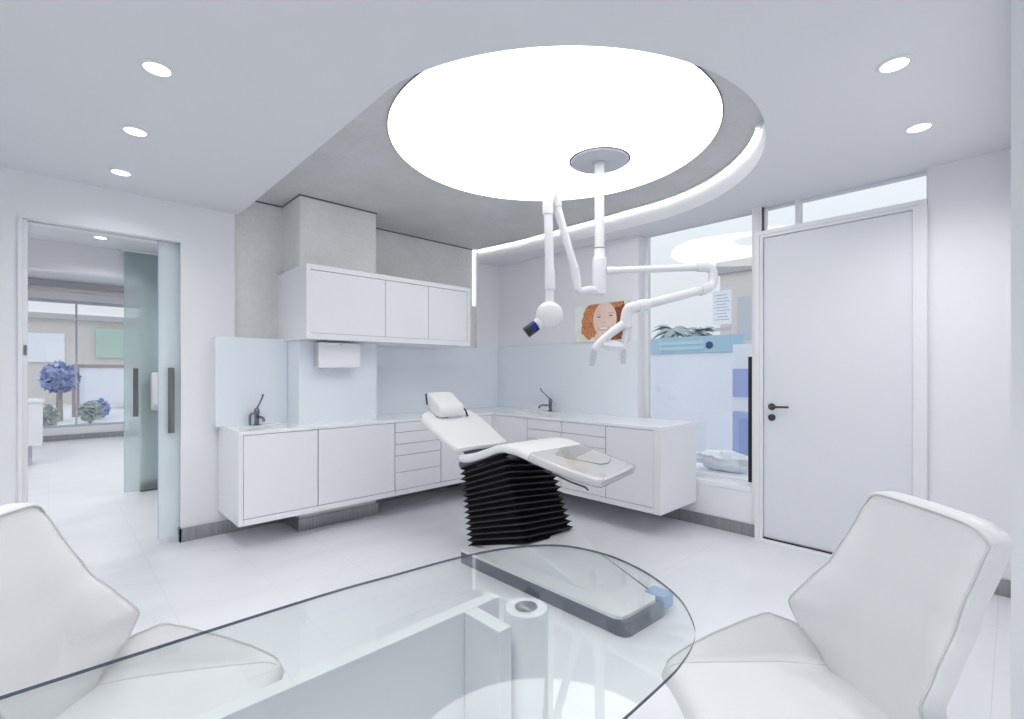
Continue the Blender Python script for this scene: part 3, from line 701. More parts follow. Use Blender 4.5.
# ------------------------------------------------------------------ dental chair
r = thing('dental_chair', 'reclined white dental chair on a black bellows column', 'dental chair', (2.33, 2.2, 0))
def rrect(w0, w1, z0, z1, rad, n=5):
    """rounded rectangle in a plane: list of (x, z)"""
    out = []
    for (cxx, czz, a0) in ((w1 - rad, z1 - rad, 0), (w0 + rad, z1 - rad, PI / 2), (w0 + rad, z0 + rad, PI), (w1 - rad, z0 + rad, 3 * PI / 2)):
        for k in range(n + 1):
            a = a0 + k / n * PI / 2; out.append((cxx + rad * math.cos(a), czz + rad * math.sin(a)))
    return out
def loft(b, secs, n=5, skew=0.0):
    """secs: (y, ztop, thick, x0, x1); path in Y-Z, cross-section across X"""
    L = []
    xc0 = 2.08
    for i, (y, zt, th, xa, xb) in enumerate(secs):
        j0, j1 = max(0, i - 1), min(len(secs) - 1, i + 1)
        d = Vector((0, secs[j1][0] - secs[j0][0], secs[j1][1] - secs[j0][1])).normalized()
        nv = Vector((0, -d.z, d.y)) if d.y > 0 else Vector((0, d.z, -d.y))
        rad = min(th * .48, .03)
        L.append([tuple(Vector((x, y + skew * (x - xc0) * max(0, min(1, (1.95 - y) / .4)), zt)) + nv * (z)) for x, z in rrect(xa, xb, -th, 0, rad, n)])
    V = b.grid(L, True, True)
    for R in (V[0], V[-1]):
        f = b.bm.faces.new(R); f.smooth = True; f.material_index = b.mi
# seat with its upturned knee and the leg rest
ss = [(2.765, .690, .020, 2.14, 2.56), (2.755, .698, .045, 2.10, 2.60), (2.66, .715, .056, 2.08, 2.62), (2.56, .742, .058, 2.08, 2.62), (2.46, .776, .058, 2.08, 2.62), (2.37, .808, .058, 2.08, 2.62), (2.29, .828, .058, 2.08, 2.62), (2.20, .834, .058, 2.08, 2.62),
      (2.12, .826, .058, 2.08, 2.62), (2.04, .808, .055, 2.08, 2.62), (1.985, .795, .052, 2.08, 2.62)]
def dense(secs, n=4):
    out = []
    for i in range(len(secs) - 1):
        p0 = secs[max(0, i - 1)]; p1 = secs[i]; p2 = secs[i + 1]; p3 = secs[min(len(secs) - 1, i + 2)]
        for k in range(n):
            t = k / n
            out.append(tuple(.5 * (2 * p1[q] + (p2[q] - p0[q]) * t + (2 * p0[q] - 5 * p1[q] + 4 * p2[q] - p3[q]) * t * t + (3 * p1[q] - 3 * p2[q] + p3[q] - p0[q]) * t ** 3) for q in range(5)))
    out.append(secs[-1]); return out
b = MB(); loft(b, dense(ss)); obj('seat', b, 'vinyl', r, ang=60)
ls = [(1.982, .794, .050, 2.08, 2.62), (1.90, .780, .052, 2.08, 2.62), (1.78, .760, .050, 2.082, 2.618), (1.66, .742, .048, 2.085, 2.615), (1.56, .732, .048, 2.09, 2.61), (1.53, .728, .046, 2.10, 2.60), (1.505, .724, .036, 2.13, 2.57), (1.497, .716, .018, 2.16, 2.54)]
b = MB(); loft(b, dense(ls, 3), skew=.20); lg = obj('leg_rest', b, 'vinyl', r, ang=60)
b = MB(); loft(b, [(2.03, .8085, .003, 2.38, 2.56), (1.95, .7915, .003, 2.23, 2.585), (1.88, .779, .003, 2.25, 2.575), (1.76, .7595, .003, 2.33, 2.55), (1.70, .751, .003, 2.36, 2.44)]); obj('glare_patch', b, 'filmglare', lg, ang=60)  # flat grey patch in place of glare on the leg rest plastic
b = MB(); loft(b, dense([(2.02, .8095, .066, 2.074, 2.626), (1.93, .790, .062, 2.074, 2.626), (1.80, .768, .060, 2.075, 2.625), (1.70, .752, .060, 2.077, 2.623), (1.60, .742, .060, 2.082, 2.61), (1.53, .734, .058, 2.09, 2.60), (1.495, .729, .048, 2.12, 2.575), (1.485, .719, .026, 2.15, 2.54)], 3), skew=.2); o = obj('foot_cover', b, 'film', r, ang=60); o['label'] = 'clear plastic cover over the foot end'
# backrest: shield outline, rounded
def back_w(v):   # half width along the length, 0 = hip, 1 = shoulder
    K_ = [(0, .235), (.06, .252), (.25, .262), (.55, .272), (.78, .275), (.90, .262), (.96, .235), (1.0, .185)]
    for (a, wa), (c_, wc) in zip(K_, K_[1:]):
        if v <= c_: return wa + (wc - wa) * (v - a) / (c_ - a)
    return K_[-1][1]
hip = Vector((2.345, 2.745, .752)); sho = Vector((2.335, 3.225, .985)); dv = (sho - hip); ln = dv.length; dv.normalize(); nv = Vector((0, -dv.z, dv.y))
L = []
for i in range(25):
    v = i / 24; w = back_w(v); th = .064
    vv = v * ln
    ctr = hip + dv * vv
    if i == 0: th = .03
    if i == 24: th = .035
    if i in (1, 23): th = .055
    row = []
    for x, z in rrect(-w, w, -th, 0, th * .46, 6):
        dip = -.012 * (1 - min(1, (x / w) ** 2)) if z > -th * .3 else 0
        row.append(tuple(ctr + Vector((x, 0, 0)) + nv * (z + dip)))
    L.append(row)
b = MB(); V = b.grid(L, True, True)
for R in (V[0], V[-1]): f = b.bm.faces.new(R); f.smooth = True
obj('backrest', b, 'vinyl', r, ang=65)
b = MB(); loft(b, [(3.05, .84, .03, 2.22, 2.48), (2.80, .722, .04, 2.20, 2.50), (2.62, .66, .05, 2.20, 2.50), (2.45, .70, .04, 2.2, 2.5)]); obj('back_hinge', b, 'basedark', r)
# headrest: wedge cushion on a pair of dark plates
def hp(x, f, n_):   # f along chair towards head end, n_ normal to backrest
    base = Vector((2.30, 3.225, .992)); return tuple(base + Vector((x, 0, 0)) + dv * f + nv * n_)
prof = [(-.13, .005), (-.135, .03), (-.12, .075), (-.085, .095), (-.02, .096), (.06, .115), (.095, .108), (.10, .09), (.035, .0), (0, -.008), (-.08, -.010)]
L = []
for x, k in ((-.120, .82), (-.116, .93), (-.105, .985), (-.09, 1), (.09, 1), (.105, .985), (.116, .93), (.120, .82)):
    cf = sum(p[0] for p in prof) / len(prof); cn = sum(p[1] for p in prof) / len(prof)
    L.append([hp(x, cf + (p[0] - cf) * k, cn + (p[1] - cn) * k) for p in prof])
b = MB(); V = b.grid(L, True, True)
for R in (V[0], V[-1]): f = b.bm.faces.new(R); f.smooth = True
hr = obj('headrest', b, 'vinyl', r, ang=55)
b = MB()
for off in (.012, .042):
    for (fa, na, fb, nb) in ((.045 + off, .0, .098 + off, .072),):
        L = []
        for (ff, nn) in ((fa, na), (fb, nb), (fb + .007, nb - .004), (fa + .007, na - .004)):
            L.append([hp(-.095, ff, nn), hp(.085, ff, nn)])
        L.append(L[0]); b.grid(L, False)
        for s_ in (0, 1): b.poly([L[q][s_] for q in range(4)])
obj('headrest_plate', b, 'basedark', hr)
b = MB(); b.tube([hp(.125, -.10, .06), hp(.15, -.11, .04), hp(.165, -.13, .0)], [.007, .008, .010], 10); obj('headrest_lever', b, 'dark', hr)
b = MB(); b.box(2.27, 2.38, 3.10, 3.26, .915, .955, .01); obj('headrest_bar', b, 'chrome', hr)
# bellows
Bq = [Vector(p) for p in ((2.10, 2.66, .075), (2.12, 2.08, .236), (2.605, 2.08, .195), (2.60, 2.66, .075))]
Tq = [Vector(p) for p in ((2.10, 2.755, .600), (2.075, 2.235, .785), (2.525, 2.22, .735), (2.52, 2.755, .605))]
NP = 14; L = []
for i in range(2 * NP + 1):
    t = i / (2 * NP); Q = [Bq[k] + (Tq[k] - Bq[k]) * t for k in range(4)]; cq = sum(Q, Vector()) / 4
    ins = .0 if i % 2 == 0 else .030
    row = []
    for k in range(4):
        a, bb = Q[k], Q[(k + 1) % 4]; pv = Q[k - 1]
        def inn(p): d_ = (cq - p); d_.normalize(); return p + d_ * ins * 1.3
        a2, b2 = inn(a), inn(bb)
        ca = .02
        e = (b2 - a2).normalized()
        for s_ in (ca, (b2 - a2).length * .5, (b2 - a2).length - ca): row.append(tuple(a2 + e * s_))
    L.append(row)
b = MB(); V = b.grid(L, False, True)
for R in (V[0], V[-1]): b.bm.faces.new(R)
bw = obj('bellows', b, 'bellows', r)
b = MB()
for i in range(2, 2 * NP - 1, 2): b.tube([Vector(p) for p in L[i]] + [Vector(L[i][0])], .0024, 6)
obj('bellows_rim', b, 'bellowsedge', bw)
# top carrier between bellows and seat
b = MB(); loft(b, [(2.76, .655, .05, 2.11, 2.55), (2.5, .705, .06, 2.11, 2.55), (2.22, .775, .03, 2.11, 2.55)]); obj('seat_carrier', b, 'basedark', r)
b = MB(); b.tube([(2.105, 1.93, .715), (2.105, 1.82, .70), (2.105, 1.72, .680), (2.105, 1.62, .668), (2.105, 1.60, .655)], [.004, .006, .006, .006, .004], 8); obj('under_rail', b, 'dark', r)
# floor base: dark lower tray, pale cover, sloped block under the bellows
tray = [(2.01, 2.60), (2.01, 1.35), (2.02, 1.315), (2.05, 1.30), (2.33, 1.285), (2.37, 1.30), (2.39, 1.33), (2.66, 1.90), (2.66, 2.60)]
b = MB(); b.prism(tray, 0, .075); obj('base_tray', b, 'basedark', r)
b = MB(); b.prism([(2.01, 2.60), (2.01, 1.37), (2.03, 1.335), (2.07, 1.325), (2.31, 1.315), (2.345, 1.335), (2.64, 1.93), (2.66, 2.60)], .076, .094); obj('base_cover', b, 'base', r)
b = MB(); L = []
for (y, z, w) in ((2.64, .074, 2.62), (2.10, .228, 2.62), (2.04, .215, 2.62), (1.72, .12, 2.50), (1.62, .095, 2.44)):
    L.append([(2.13, y, .094), (2.13, y, max(.0945, z - .012)), (2.145, y, max(.095, z)), (w - .015, y, max(.095, z - .012)), (w, y, max(.0945, z - .03)), (w, y, .094)])
b.grid(L, True)
for k in (0, -1): b.poly(L[k])
obj('base_block', b, 'base', r)
b = MB(); b.box(2.345, 2.44, 1.28, 1.40, .028, .104, .006); o = obj('blue_block', b, 'bluep', r); o['label'] = 'blue block at the near end of the base'  # plain blue block at the near end of the base

# ------------------------------------------------------------------ glass desk
r = thing('glass_desk', 'glass topped desk with rounded end on a white frame in front', 'desk', (0, .83, 0))
key = [(-1.15, 1.232), (-.3, 1.232), (.44, 1.228), (.705, 1.206), (.923, 1.180), (1.087, 1.128), (1.210, 1.034), (1.252, .90), (1.240, .78), (1.203, .680), (1.140, .580), (1.050, .502), (.984, .470), (.895, .452), (.79, .446), (.44, .445), (-.3, .445), (-1.15, .445)]
pts = [tuple(p[:2]) for p in smooth_pts([(x, y, 0) for x, y in key], 8)]
b = MB(); b.prism(pts, .723, .730, side=1, capmi=0)
obj('glass_top', b, ['tglass', 'tedge'], r, ang=50)
for cxx in (.847, -.80):
    b = MB(); b.lathe([(0, 0), (.15, 0), (.15, .008), (.06, .014), (.054, .02), (.054, .714), (.051, .718), (0, .718)], (cxx, .834, 0), n=48); lo = obj('column_leg', b, 'lam', r)
    b = MB(); b.lathe([(0, .7185), (.028, .7185), (.028, .7205), (0, .7205)], (cxx, .834, 0), n=36); obj('steel_disc', b, 'chrome', lo)
b = MB(); b.box(-.95, .862, .950, .988, .16, .700, .002); obj('modesty_panel', b, 'lam', r)
for cxx in (.764, -.725):
    b = MB(); b.box(cxx - .020, cxx + .020, .820, .949, .16, .700, .002); obj('bracket', b, 'lam', r)

# ------------------------------------------------------------------ bucket chairs
def interp(K_, x):
    if x <= K_[0][0]: return K_[0][1]
    for (a, va), (c_, vc) in zip(K_, K_[1:]):
        if x <= c_: t = (x - a) / (c_ - a); t = t * t * (3 - 2 * t) * .35 + t * .65; return va + (vc - va) * t
    return K_[-1][1]
def bucket_chair(label):
    r = thing('bucket_chair', label, 'chair', (0, 0, 0), 'white leather bucket chairs at the desk')
    WZ = [(.36, .16), (.42, .18), (.47, .198), (.53, .222), (.58, .242), (.606, .2435), (.632, .239), (.68, .225), (.74, .208), (.82, .196), (.90, .192), (.968, .189)]
    WG = [(.36, .0), (.42, .01), (.47, .035), (.53, .085), (.606, .118), (.67, .085), (.75, .04), (.86, .010), (.95, 0)]
    AC = [(.36, -.118), (.47, -.138), (.606, -.156), (.75, -.186), (.95, -.236)]
    nv_, nu_ = 40, 28
    def front(u, v, inset=0.0):
        z = .36 + (.963 - .36) * v
        top = max(0, (v - .80) / .20)
        w = interp(WZ, z) - inset
        wing = interp(WG, z) * max(0, (abs(u) - .42) / .58) ** 1.25
        zz = z - .030 * (abs(u) ** 9) * top ** 2 - .004 * u * u * top - inset * top ** 4
        a = interp(AC, z) + wing + .012 * (1 - u * u) * math.sin(PI * min(1, v * 1.0)) * .6
        return Vector((a, u * w, zz))
    us = [-1 + 2 * j / nu_ for j in range(nu_ + 1)]; vs = [i / nv_ for i in range(nv_ + 1)]
    F_ = [[front(u, v, .010) for u in us] for v in vs]
    th = .060
    def backp(u, v):
        p = front(u, v, .004); z = p.z
        return p + Vector((-th + .020 * abs(u) ** 3 , 0, 0))
    B_ = [[backp(u, v) for u in us] for v in vs]
    b = MB(); VF = b.grid(F_); VB = b.grid(B_)
    # rounded border: one loop between front and back
    def border(V): return V[0][:] + [V[i][-1] for i in range(1, len(V))] + V[-1][-2::-1] + [V[i][0] for i in range(len(V) - 2, 0, -1)]
    def borderp(fn): 
        idx = [(j, 0) for j in range(nu_ + 1)] + [(nu_, i) for i in range(1, nv_ + 1)] + [(j, nv_) for j in range(nu_ - 1, -1, -1)] + [(0, i) for i in range(nv_ - 1, 0, -1)]
        return [fn(us[j], vs[i]) for j, i in idx]
    bf, bb = border(VF), border(VB)
    m1 = [b.bm.verts.new(p + Vector((-.008, 0, 0))) for p in borderp(lambda u, v: front(u, v, .001))]
    m2 = [b.bm.verts.new(p + Vector((-th * .78, 0, 0))) for p in borderp(lambda u, v: front(u, v, .0))]
    n = len(bf)
    for A, B in ((bf, m1), (m1, m2), (m2, bb)):
        for k in range(n):
            f = b.bm.faces.new((A[k], A[(k + 1) % n], B[(k + 1) % n], B[k])); f.smooth = True
    back = obj('backrest', b, 'leather', r, ang=75)
    edge = [front(u, v, .008) + Vector((.001, 0, 0)) for (u, v) in [(-1, x) for x in vs[6:]] + [(x, 1) for x in us[1:]] + [(1, x) for x in vs[::-1][1:-6]]]
    b = MB(); b.tube(edge, .0026, 6); obj('piping', b, 'leatherseam', back)
    # seat
    WO = [(-.21, .20), (-.12, .25), (-.05, .272), (.007, .279), (.10, .270), (.20, .256), (.316, .229), (.36, .216)]
    ZS = [(-.21, .47), (-.12, .500), (-.05, .530), (.007, .547), (.05, .536), (.15, .503), (.25, .468), (.316, .440), (.36, .425)]
    WP = [(-.21, .18), (0, .212), (.2, .210), (.316, .204), (.36, .20)]
    AS = [-.20 + .02 * i for i in range(27)] + [.338, .348, .354, .356]
    def top(u, a, i):
        drop = max(0, a - .30) ; dz = -.9 * drop ** 1.5 * 1.6 - (max(0, a - .335) / .021) ** 2 * .02
        wp, wo, zs = interp(WP, a), interp(WO, a), interp(ZS, a)
        s_ = 1 if u >= 0 else -1; q = abs(u)
        cush = .010 * (1 - (min(q, .75) / .75) ** 2)
        rear = .0
        if q <= .74: return Vector((a, s_ * q / .74 * wp, .430 + cush + dz))
        t_ = (q - .74) / .26
        return Vector((a, s_ * (wp + (wo - wp) * t_), .430 + (zs - .430) * t_ ** .9 + dz))
    us2 = [-1 + 2 * j / 38 for j in range(39)]
    F_ = [[top(u, a, i) for u in us2] for i, a in enumerate(AS)]
    def bot(u, a, i):
        p = top(u, a, i); q = abs(u)
        z = .360 + max(0, q - .74) / .26 * (p.z - .36 - .075) if q > .74 else .360
        sh = .045 * max(0, (q - .74) / .26)
        return Vector((a - (.05 if i >= len(AS) - 4 else 0), p.y + (sh * .55 if u > 0 else -sh * .55), z))
    B_ = [[bot(u, a, i) for u in us2] for i, a in enumerate(AS)]
    b = MB(); VF = b.grid(F_); VB = b.grid(B_)
    bf, bb = border(VF), border(VB); n = len(bf)
    mid = []
    for k in range(n):
        p = bf[k].co.lerp(bb[k].co, .45); c_ = Vector((.05, 0, p.z)); d_ = (p - c_).normalized()
        mid.append(b.bm.verts.new(p + d_ * .012))
    for A, B in ((bf, mid), (mid, bb)):
        for k in range(n):
            f = b.bm.faces.new((A[k], A[(k + 1) % n], B[(k + 1) % n], B[k])); f.smooth = True
    seat = obj('seat', b, 'leather', r, ang=75)
    b = MB()
    for s_ in (-1, 1): b.tube([top(s_ * .74, a, 0) + Vector((0, 0, .0005)) for a in AS[4:-3]], .0022, 6); b.tube([top(s_ * .995, a, 0) + Vector((0, 0, .001)) for a in AS[4:-3]], .0026, 6)
    obj('piping', b, 'leatherseam', seat)
    # lower shell joining back and seat
    b = MB(); b.box(-.19, -.08, -.20, .20, .30, .40, .02); obj('rear_shell', b, 'leather', r)
    b = MB(); b.lathe([(0, .05), (.03, .05), (.03, .30), (.09, .34), (.09, .358), (0, .358)], (.06, 0, 0), n=28); obj('pedestal', b, 'chrome', r)
    for k in range(4):
        a = PI / 4 + k * PI / 2; b = MB()
        b.tube([(.06 + .02 * math.cos(a), .02 * math.sin(a), .06), (.06 + .29 * math.cos(a), .29 * math.sin(a), .016)], [.02, .014], 12); obj('foot', b, 'chrome', r)
    return r
lc = bucket_chair('white leather bucket chair at the left, by the doorway side of the desk')
rc = copy_tree(lc); rc['label'] = 'white leather bucket chair at the rounded end of the desk, by the door'
lc.location = (.095, 1.531, 0); lc.rotation_euler = (0, 0, math.radians(-30.9))
rc.location = (1.432, .332, 0); rc.rotation_euler = (0, 0, math.radians(136.2))

# ------------------------------------------------------------------ small things on walls
r = thing('soap_dispenser', 'small white wall dispenser in the corridor between the glass doors', 'dispenser', (.83, 6.40, .88))
b = MB(); b.box(.775, .90, 6.39, 6.495, .88, 1.29, .02); obj('body', b, 'plastic', r)
b = MB(); b.box(.80, .875, 6.37, 6.392, .90, .95, .006); obj('push_bar', b, 'plasticg', r)
r = thing('reception_counter', 'white counter unit in the far front room, left side of the doorway view', 'counter', (-.75, 9.4, .28))
b = MB(); b.box(-1.5, -.09, 9.3, 9.9, .28, .87, .004); obj('body', b, 'lam', r)
b = MB(); b.box(-1.52, -.07, 9.28, 9.92, .872, .91, .004); obj('top', b, 'corian', r)
b = MB(); b.box(-1.45, -.2, 9.4, 9.85, 0, .279); obj('plinth', b, 'plasticg', r)

# notice on the window
r = thing('paper_notice', 'pale blue printed notice sheet stuck on the tall window', 'notice', (4.118, 1.73, 1.70))
b = MB(); b.box(4.117, 4.1185, 1.640, 1.800, 1.700, 1.990); obj('sheet', b, 'paper', r)
b = MB()
for k in range(9): b.box(4.1160, 4.1168, 1.655 + .012 * (k % 3), 1.785 - .02 * (k % 2), 1.738 + .026 * k, 1.744 + .026 * k)
obj('printed_line', b, 'ink', r)
tag(obj('grey_sticker', MB().box(4.1175, 4.1185, 1.645, 1.775, 1.645, 1.675), 'plasticg'), 'small grey sticker strip below the notice on the window', 'sticker')
b = MB(); bmesh.ops.create_icosphere(b.bm, subdivisions=4, radius=1)
rn = random.Random(5)
from mathutils import noise
for v in b.bm.verts:
    d_ = v.co.normalized(); k = 1 + .30 * noise.noise(d_ * 2.6) + .14 * noise.noise(d_ * 6.5)
    v.co = Vector((4.40 + .11 * d_.x * k, 1.80 + .27 * d_.y * k, .50 + .10 * d_.z * k - (.02 if d_.z > .4 else 0)))
    v.co.z = max(v.co.z, .402)
for f in b.bm.faces: f.smooth = True
tag(obj('plastic_bag', b, 'bag'), 'crumpled white plastic bag outside behind the tall window', 'bag')
tag(obj('planter_ledge', MB().box(4.18, 4.75, 1.2, 3.2, -.1, .40, .01), 'hoard'), 'low white ledge outside below the tall window', 'ledge')

# ------------------------------------------------------------------ outside, right-hand window
tag(obj('ground', MB().box(4.2, 60, -30, 45, -.25, -.10), 'ground'), 'pale paving outside the tall window', 'ground', None, 'structure')
tag(obj('street', MB().box(-40, 4.1, 12.75, 60, -.25, -.10), 'ground'), 'pale street outside the shop window', 'street', None, 'structure')
r = thing('site_fence', 'white site fence with a teal printed band outside the tall window', 'fence', (6.55, 4.3, -.1))
b = MB(); b.box(6.5, 6.56, 2.44, 7.2, -.1, 1.558); obj('panel', b, 'hoard', r)
bd = MB(); bd.box(6.48, 6.56, 2.44, 7.2, 1.56, 1.79); bo = obj('banner', bd, 'teal', r)
b = MB()
for k in range(2): b.box(6.472, 6.479, 2.95, 3.62, 1.61 + .075 * k, 1.65 + .075 * k)
obj('pale_print', b, 'teallight', bo)
b = MB(); b.lathe([(0, 0), (.05, 0), (.05, .006), (0, .006)], (6.479, 2.875, 1.66), (-1, 0, 0), 24); obj('round_emblem', b, 'navy', bo)
b = MB()
for k in range(6): b.box(6.474, 6.479, 2.96 + .026 * k, 2.978 + .026 * k, 1.615, 1.632 + .008 * (k % 2))
obj('dark_lettering', b, 'ink', bo)
r = thing('sign_pillar', 'white sign pillar with blue panels outside, beside the door frame', 'sign', (5.5, 2.03, -.1))
b = MB(); b.box(5.50, 5.62, 1.955, 2.18, -.1, 1.60, .004); obj('post', b, 'hoard', r)
for (za, zc) in ((1.02, 1.33), (.28, .86), (-.02, .14)):
    b = MB(); b.box(5.485, 5.499, 1.975, 2.175, za, zc, .003); obj('blue_panel', b, 'blueb', r)
def palm(x, y, h, rr, label, seed):
    rn = random.Random(seed)
    r = thing('palm_tree', label, 'palm tree', (x, y, -.1), 'palms beyond the fence')
    b = MB(); b.tube([(x, y, -.1), (x + .05, y, h * .5), (x, y, h)], [.16, .12, .11], 10); obj('trunk', b, 'trunk', r)
    b = MB()
    for k in range(22):
        a = 2 * PI * k / 22 + rn.random() * .2; el = rn.uniform(-.1, 1.1); L_ = []
        for s_ in range(8):
            t_ = s_ / 7; rad = rr * t_ * math.cos(el * (1 - .4 * t_)); zz = h + rr * (math.sin(el) * t_ - .75 * t_ * t_)
            w = .16 * math.sin(PI * min(1, t_ * .9 + .1)) + .01
            cxy = Vector((x + rad * math.cos(a), y + rad * math.sin(a), zz)); sd = Vector((-math.sin(a), math.cos(a), 0)) * w
            L_.append([cxy + sd - Vector((0, 0, w * .5)), cxy, cxy - sd - Vector((0, 0, w * .5))])
        b.grid(L_, False)
    obj('frond', b, 'palm', r)['kind'] = 'stuff'
palm(15.6, 8.2, 2.72, .85, 'left palm crown showing above the fence', 1)
palm(17.2, 7.95, 2.75, .7, 'palm crown left of the beige building, above the fence', 2)
r = thing('beige_building', 'beige flat-roofed building beyond the fence with a parapet', 'building', (15.5, 4.6, -.1))
b = MB(); b.box(14, 18, -2.0, 5.9, -.1, 4.1); obj('wall', b, 'beige', r)
b = MB(); b.box(13.9, 18.1, -2.1, 6.0, 4.1, 4.45, .02); obj('parapet', b, 'roofgrey', r)
for y in (4.2, 5.1):
    b = MB(); b.box(13.97, 14.02, y - .3, y + .3, 2.2, 3.4, .005); obj('window', b, 'plasticg', r)

# ------------------------------------------------------------------ outside, shop window
r = thing('street_building', 'pale building across the street with a green wall panel', 'building', (0, 30, -.1))
b = MB(); b.box(-7, 5, 28, 33, -.1, 3.5); obj('wall', b, 'beige', r)
b = MB(); b.box(1.4, 4.8, 27.9, 28.0, 1.9, 3.2); obj('green_panel', b, 'green', r)
b = MB(); b.box(-1.4, .4, 27.92, 28.0, 1.7, 2.9); obj('shutter', b, 'hoard', r)
b = MB(); b.box(-7.2, 5.2, 27.8, 33.2, 3.5, 3.75, .02); obj('roof_edge', b, 'roofgrey', r)
r = thing('street_gate', 'brown gate frame on the street outside the shop window', 'gate', (1.8, 20, -.1))
b = MB(); b.box(.45, .62, 20, 20.15, -.1, 1.42); b.box(.45, 4.5, 20, 20.15, 1.42, 1.52); obj('frame', b, 'brown', r)
b = MB(); b.box(.62, 4.5, 20.03, 20.10, .3, 1.419); obj('infill', b, 'hoard', r)
def leafy(b, c0, rx, ry, rz, n, seed, s=.12):
    rn = random.Random(seed)
    for k in range(n):
        a = rn.random() * 2 * PI; e = math.acos(rn.uniform(-1, 1)); q = rn.random() ** .4
        p = Vector((c0[0] + rx * q * math.sin(e) * math.cos(a), c0[1] + ry * q * math.sin(e) * math.sin(a), c0[2] + rz * q * math.cos(e)))
        d1_ = Vector((rn.uniform(-1, 1), rn.uniform(-1, 1), rn.uniform(-1, 1))).normalized() * s; d2_ = d1_.cross(Vector((rn.uniform(-1, 1), rn.uniform(-1, 1), rn.uniform(-1, 1)))).normalized() * s * .6
        b.poly([p - d1_, p + d2_, p + d1_, p - d2_])
r = thing('street_tree', 'bushy bluish tree on the street outside the shop window', 'tree', (.15, 18.5, -.1))
b = MB(); b.tube([(.15, 18.5, -.1), (.16, 18.5, .5), (.15, 18.5, 1.0)], [.09, .07, .05], 8); obj('trunk', b, 'trunk', r)
b = MB(); leafy(b, (.17, 18.5, 1.12), .40, .36, .42, 800, 3, .11); obj('crown', b, 'tree', r)
for x, y, lab, sd, m_ in ((-.12, 16.0, 'grey-green shrub below the bluish street tree', 11, 'shrub'), (.75, 17.3, 'small shrub in front of the brown gate post', 12, 'shrub'), (1.0, 18.6, 'low bluish bush beside the parked blue car', 13, 'tree')):
    r = thing('street_shrub', lab, 'shrub', (x, y, -.1))
    b = MB(); leafy(b, (x, y, .22), .26, .24, .28, 420, sd, .07); obj('leaves', b, m_, r)
    b = MB(); b.tube([(x, y, -.1), (x, y, .2)], .03, 6); obj('stem', b, 'trunk', r)
def car(x, y, label, ln=1.0):
    r = thing('car', label, 'car', (x, y, -.1), 'cars parked on the street')
    b = MB(); L_ = []
    prof_ = [(-2.0, .35), (-1.95, .75), (-1.1, .85), (-.6, 1.35), (.8, 1.38), (1.4, .9), (2.0, .8), (2.05, .35)]
    for w, k in ((-.82, .97), (-.75, 1), (.75, 1), (.82, .97)): L_.append([(x + p_[0] * k, y + w, -.1 + p_[1]) for p_ in prof_])
    V_ = b.grid(L_, False, True)
    for R in (V_[0], V_[-1]): b.bm.faces.new(R)
    obj('body', b, 'car', r)
    b = MB(); b.prism([(0, 0)] * 0 or [(x - .95, y - .835), (x + 1.2, y - .835), (x + .75, y - .834), (x - .55, y - .834)], .72, 1.18) if False else b.box(x - .6, x + .9, y - .83, y - .80, .78, 1.16); obj('window', b, 'carglass', r)
    for wx in (-1.25, 1.25):
        for wy in (-.8, .62):
            b = MB(); b.tube([(x + wx, y + wy, .22), (x + wx, y + wy + .18, .22)], .32, 20); obj('wheel', b, 'black', r)
car(3.95, 24.0, 'blue car parked across the street seen through the doorway')

# ------------------------------------------------------------------ lights
for i, (x, y, z, p) in enumerate(DL):  # lamps of the modelled downlights plus the unseen added ones
    l = bpy.data.lights.new('downlight_and_fill_lamp', 'SPOT'); l.energy = 25 * p; l.spot_size = math.radians(150); l.spot_blend = .9; l.shadow_soft_size = .05
    l.color = (1, .99, .98)
    o = bpy.data.objects.new('downlight_and_fill_lamp', l); COL.objects.link(o); o.location = (x, y, z - .02)
for (x, y) in ((-1.5, 5.6), (1.5, 5.6), (-.8, 8), (1.5, 8), (.4, 10.5)):
    l = bpy.data.lights.new('corridor_fill_lamp', 'SPOT'); l.energy = 65 if y < 7 else 75; l.spot_size = math.radians(150); l.spot_blend = .9; l.shadow_soft_size = .08  # lamps without fittings, added to brighten the corridor and front room
    o = bpy.data.objects.new('corridor_fill_lamp', l); COL.objects.link(o); o.location = (x, y, 2.55)

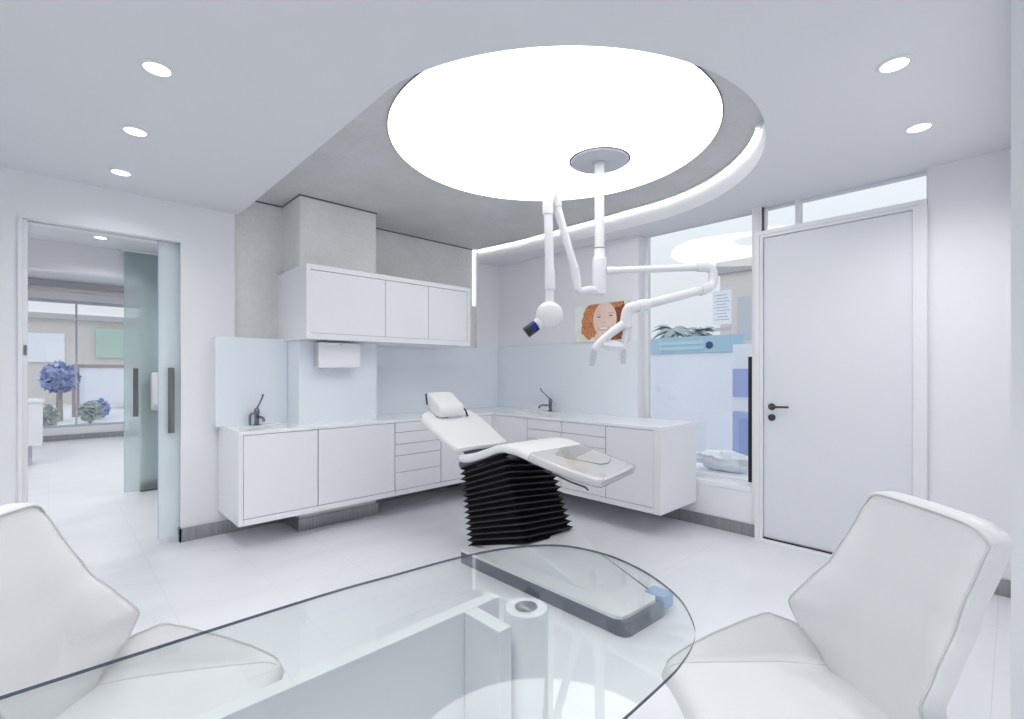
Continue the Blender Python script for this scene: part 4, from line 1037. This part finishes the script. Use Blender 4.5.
# ------------------------------------------------------------------ sky
w = bpy.data.worlds.new('sky'); SC.world = w; w.use_nodes = True; t = w.node_tree
for n in list(t.nodes): t.nodes.remove(n)
out = t.nodes.new('ShaderNodeOutputWorld'); bg = t.nodes.new('ShaderNodeBackground')
tc = t.nodes.new('ShaderNodeTexCoord'); sp = t.nodes.new('ShaderNodeSeparateXYZ'); t.links.new(tc.outputs['Generated'], sp.inputs[0])
cr = t.nodes.new('ShaderNodeValToRGB'); cr.color_ramp.elements[0].position = 0; cr.color_ramp.elements[0].color = (.84, .875, .91, 1)
cr.color_ramp.elements[1].position = .6; cr.color_ramp.elements[1].color = (.83, .87, .93, 1)
t.links.new(sp.outputs['Z'], cr.inputs[0]); t.links.new(cr.outputs[0], bg.inputs[0]); mz = t.nodes.new('ShaderNodeMath'); mz.operation = 'MULTIPLY_ADD'; mz.inputs[1].default_value = .85; mz.inputs[2].default_value = .86; mz.use_clamp = False
mx_ = t.nodes.new('ShaderNodeMath'); mx_.operation = 'MAXIMUM'; mx_.inputs[1].default_value = 0.0; t.links.new(sp.outputs['Z'], mx_.inputs[0]); t.links.new(mx_.outputs[0], mz.inputs[0]); t.links.new(mz.outputs[0], bg.inputs[1])
t.links.new(bg.outputs[0], out.inputs[0])

# ------------------------------------------------------------------ camera
cam = bpy.data.cameras.new('camera'); cam.sensor_width = 36; cam.sensor_fit = 'HORIZONTAL'; cam.lens = 481 / 1024 * 36; cam.shift_y = 12 / 1024
cam.clip_start = .02; cam.clip_end = 300
co = bpy.data.objects.new('camera', cam); COL.objects.link(co); co.location = (0, 0, 1.30); co.rotation_euler = (PI / 2, 0, math.radians(46.25 - 90))
SC.camera = co
vs_ = SC.view_settings; vs_.view_transform = 'Standard'; vs_.look = 'None'; vs_.exposure = .09; vs_.gamma = 1; vs_.use_curve_mapping = False
cy_ = SC.cycles; cy_.max_bounces = 16; cy_.diffuse_bounces = 10; cy_.glossy_bounces = 6; cy_.transparent_max_bounces = 16; cy_.use_denoising = True
cy_.caustics_reflective = False; cy_.caustics_refractive = False; cy_.sample_clamp_indirect = 4
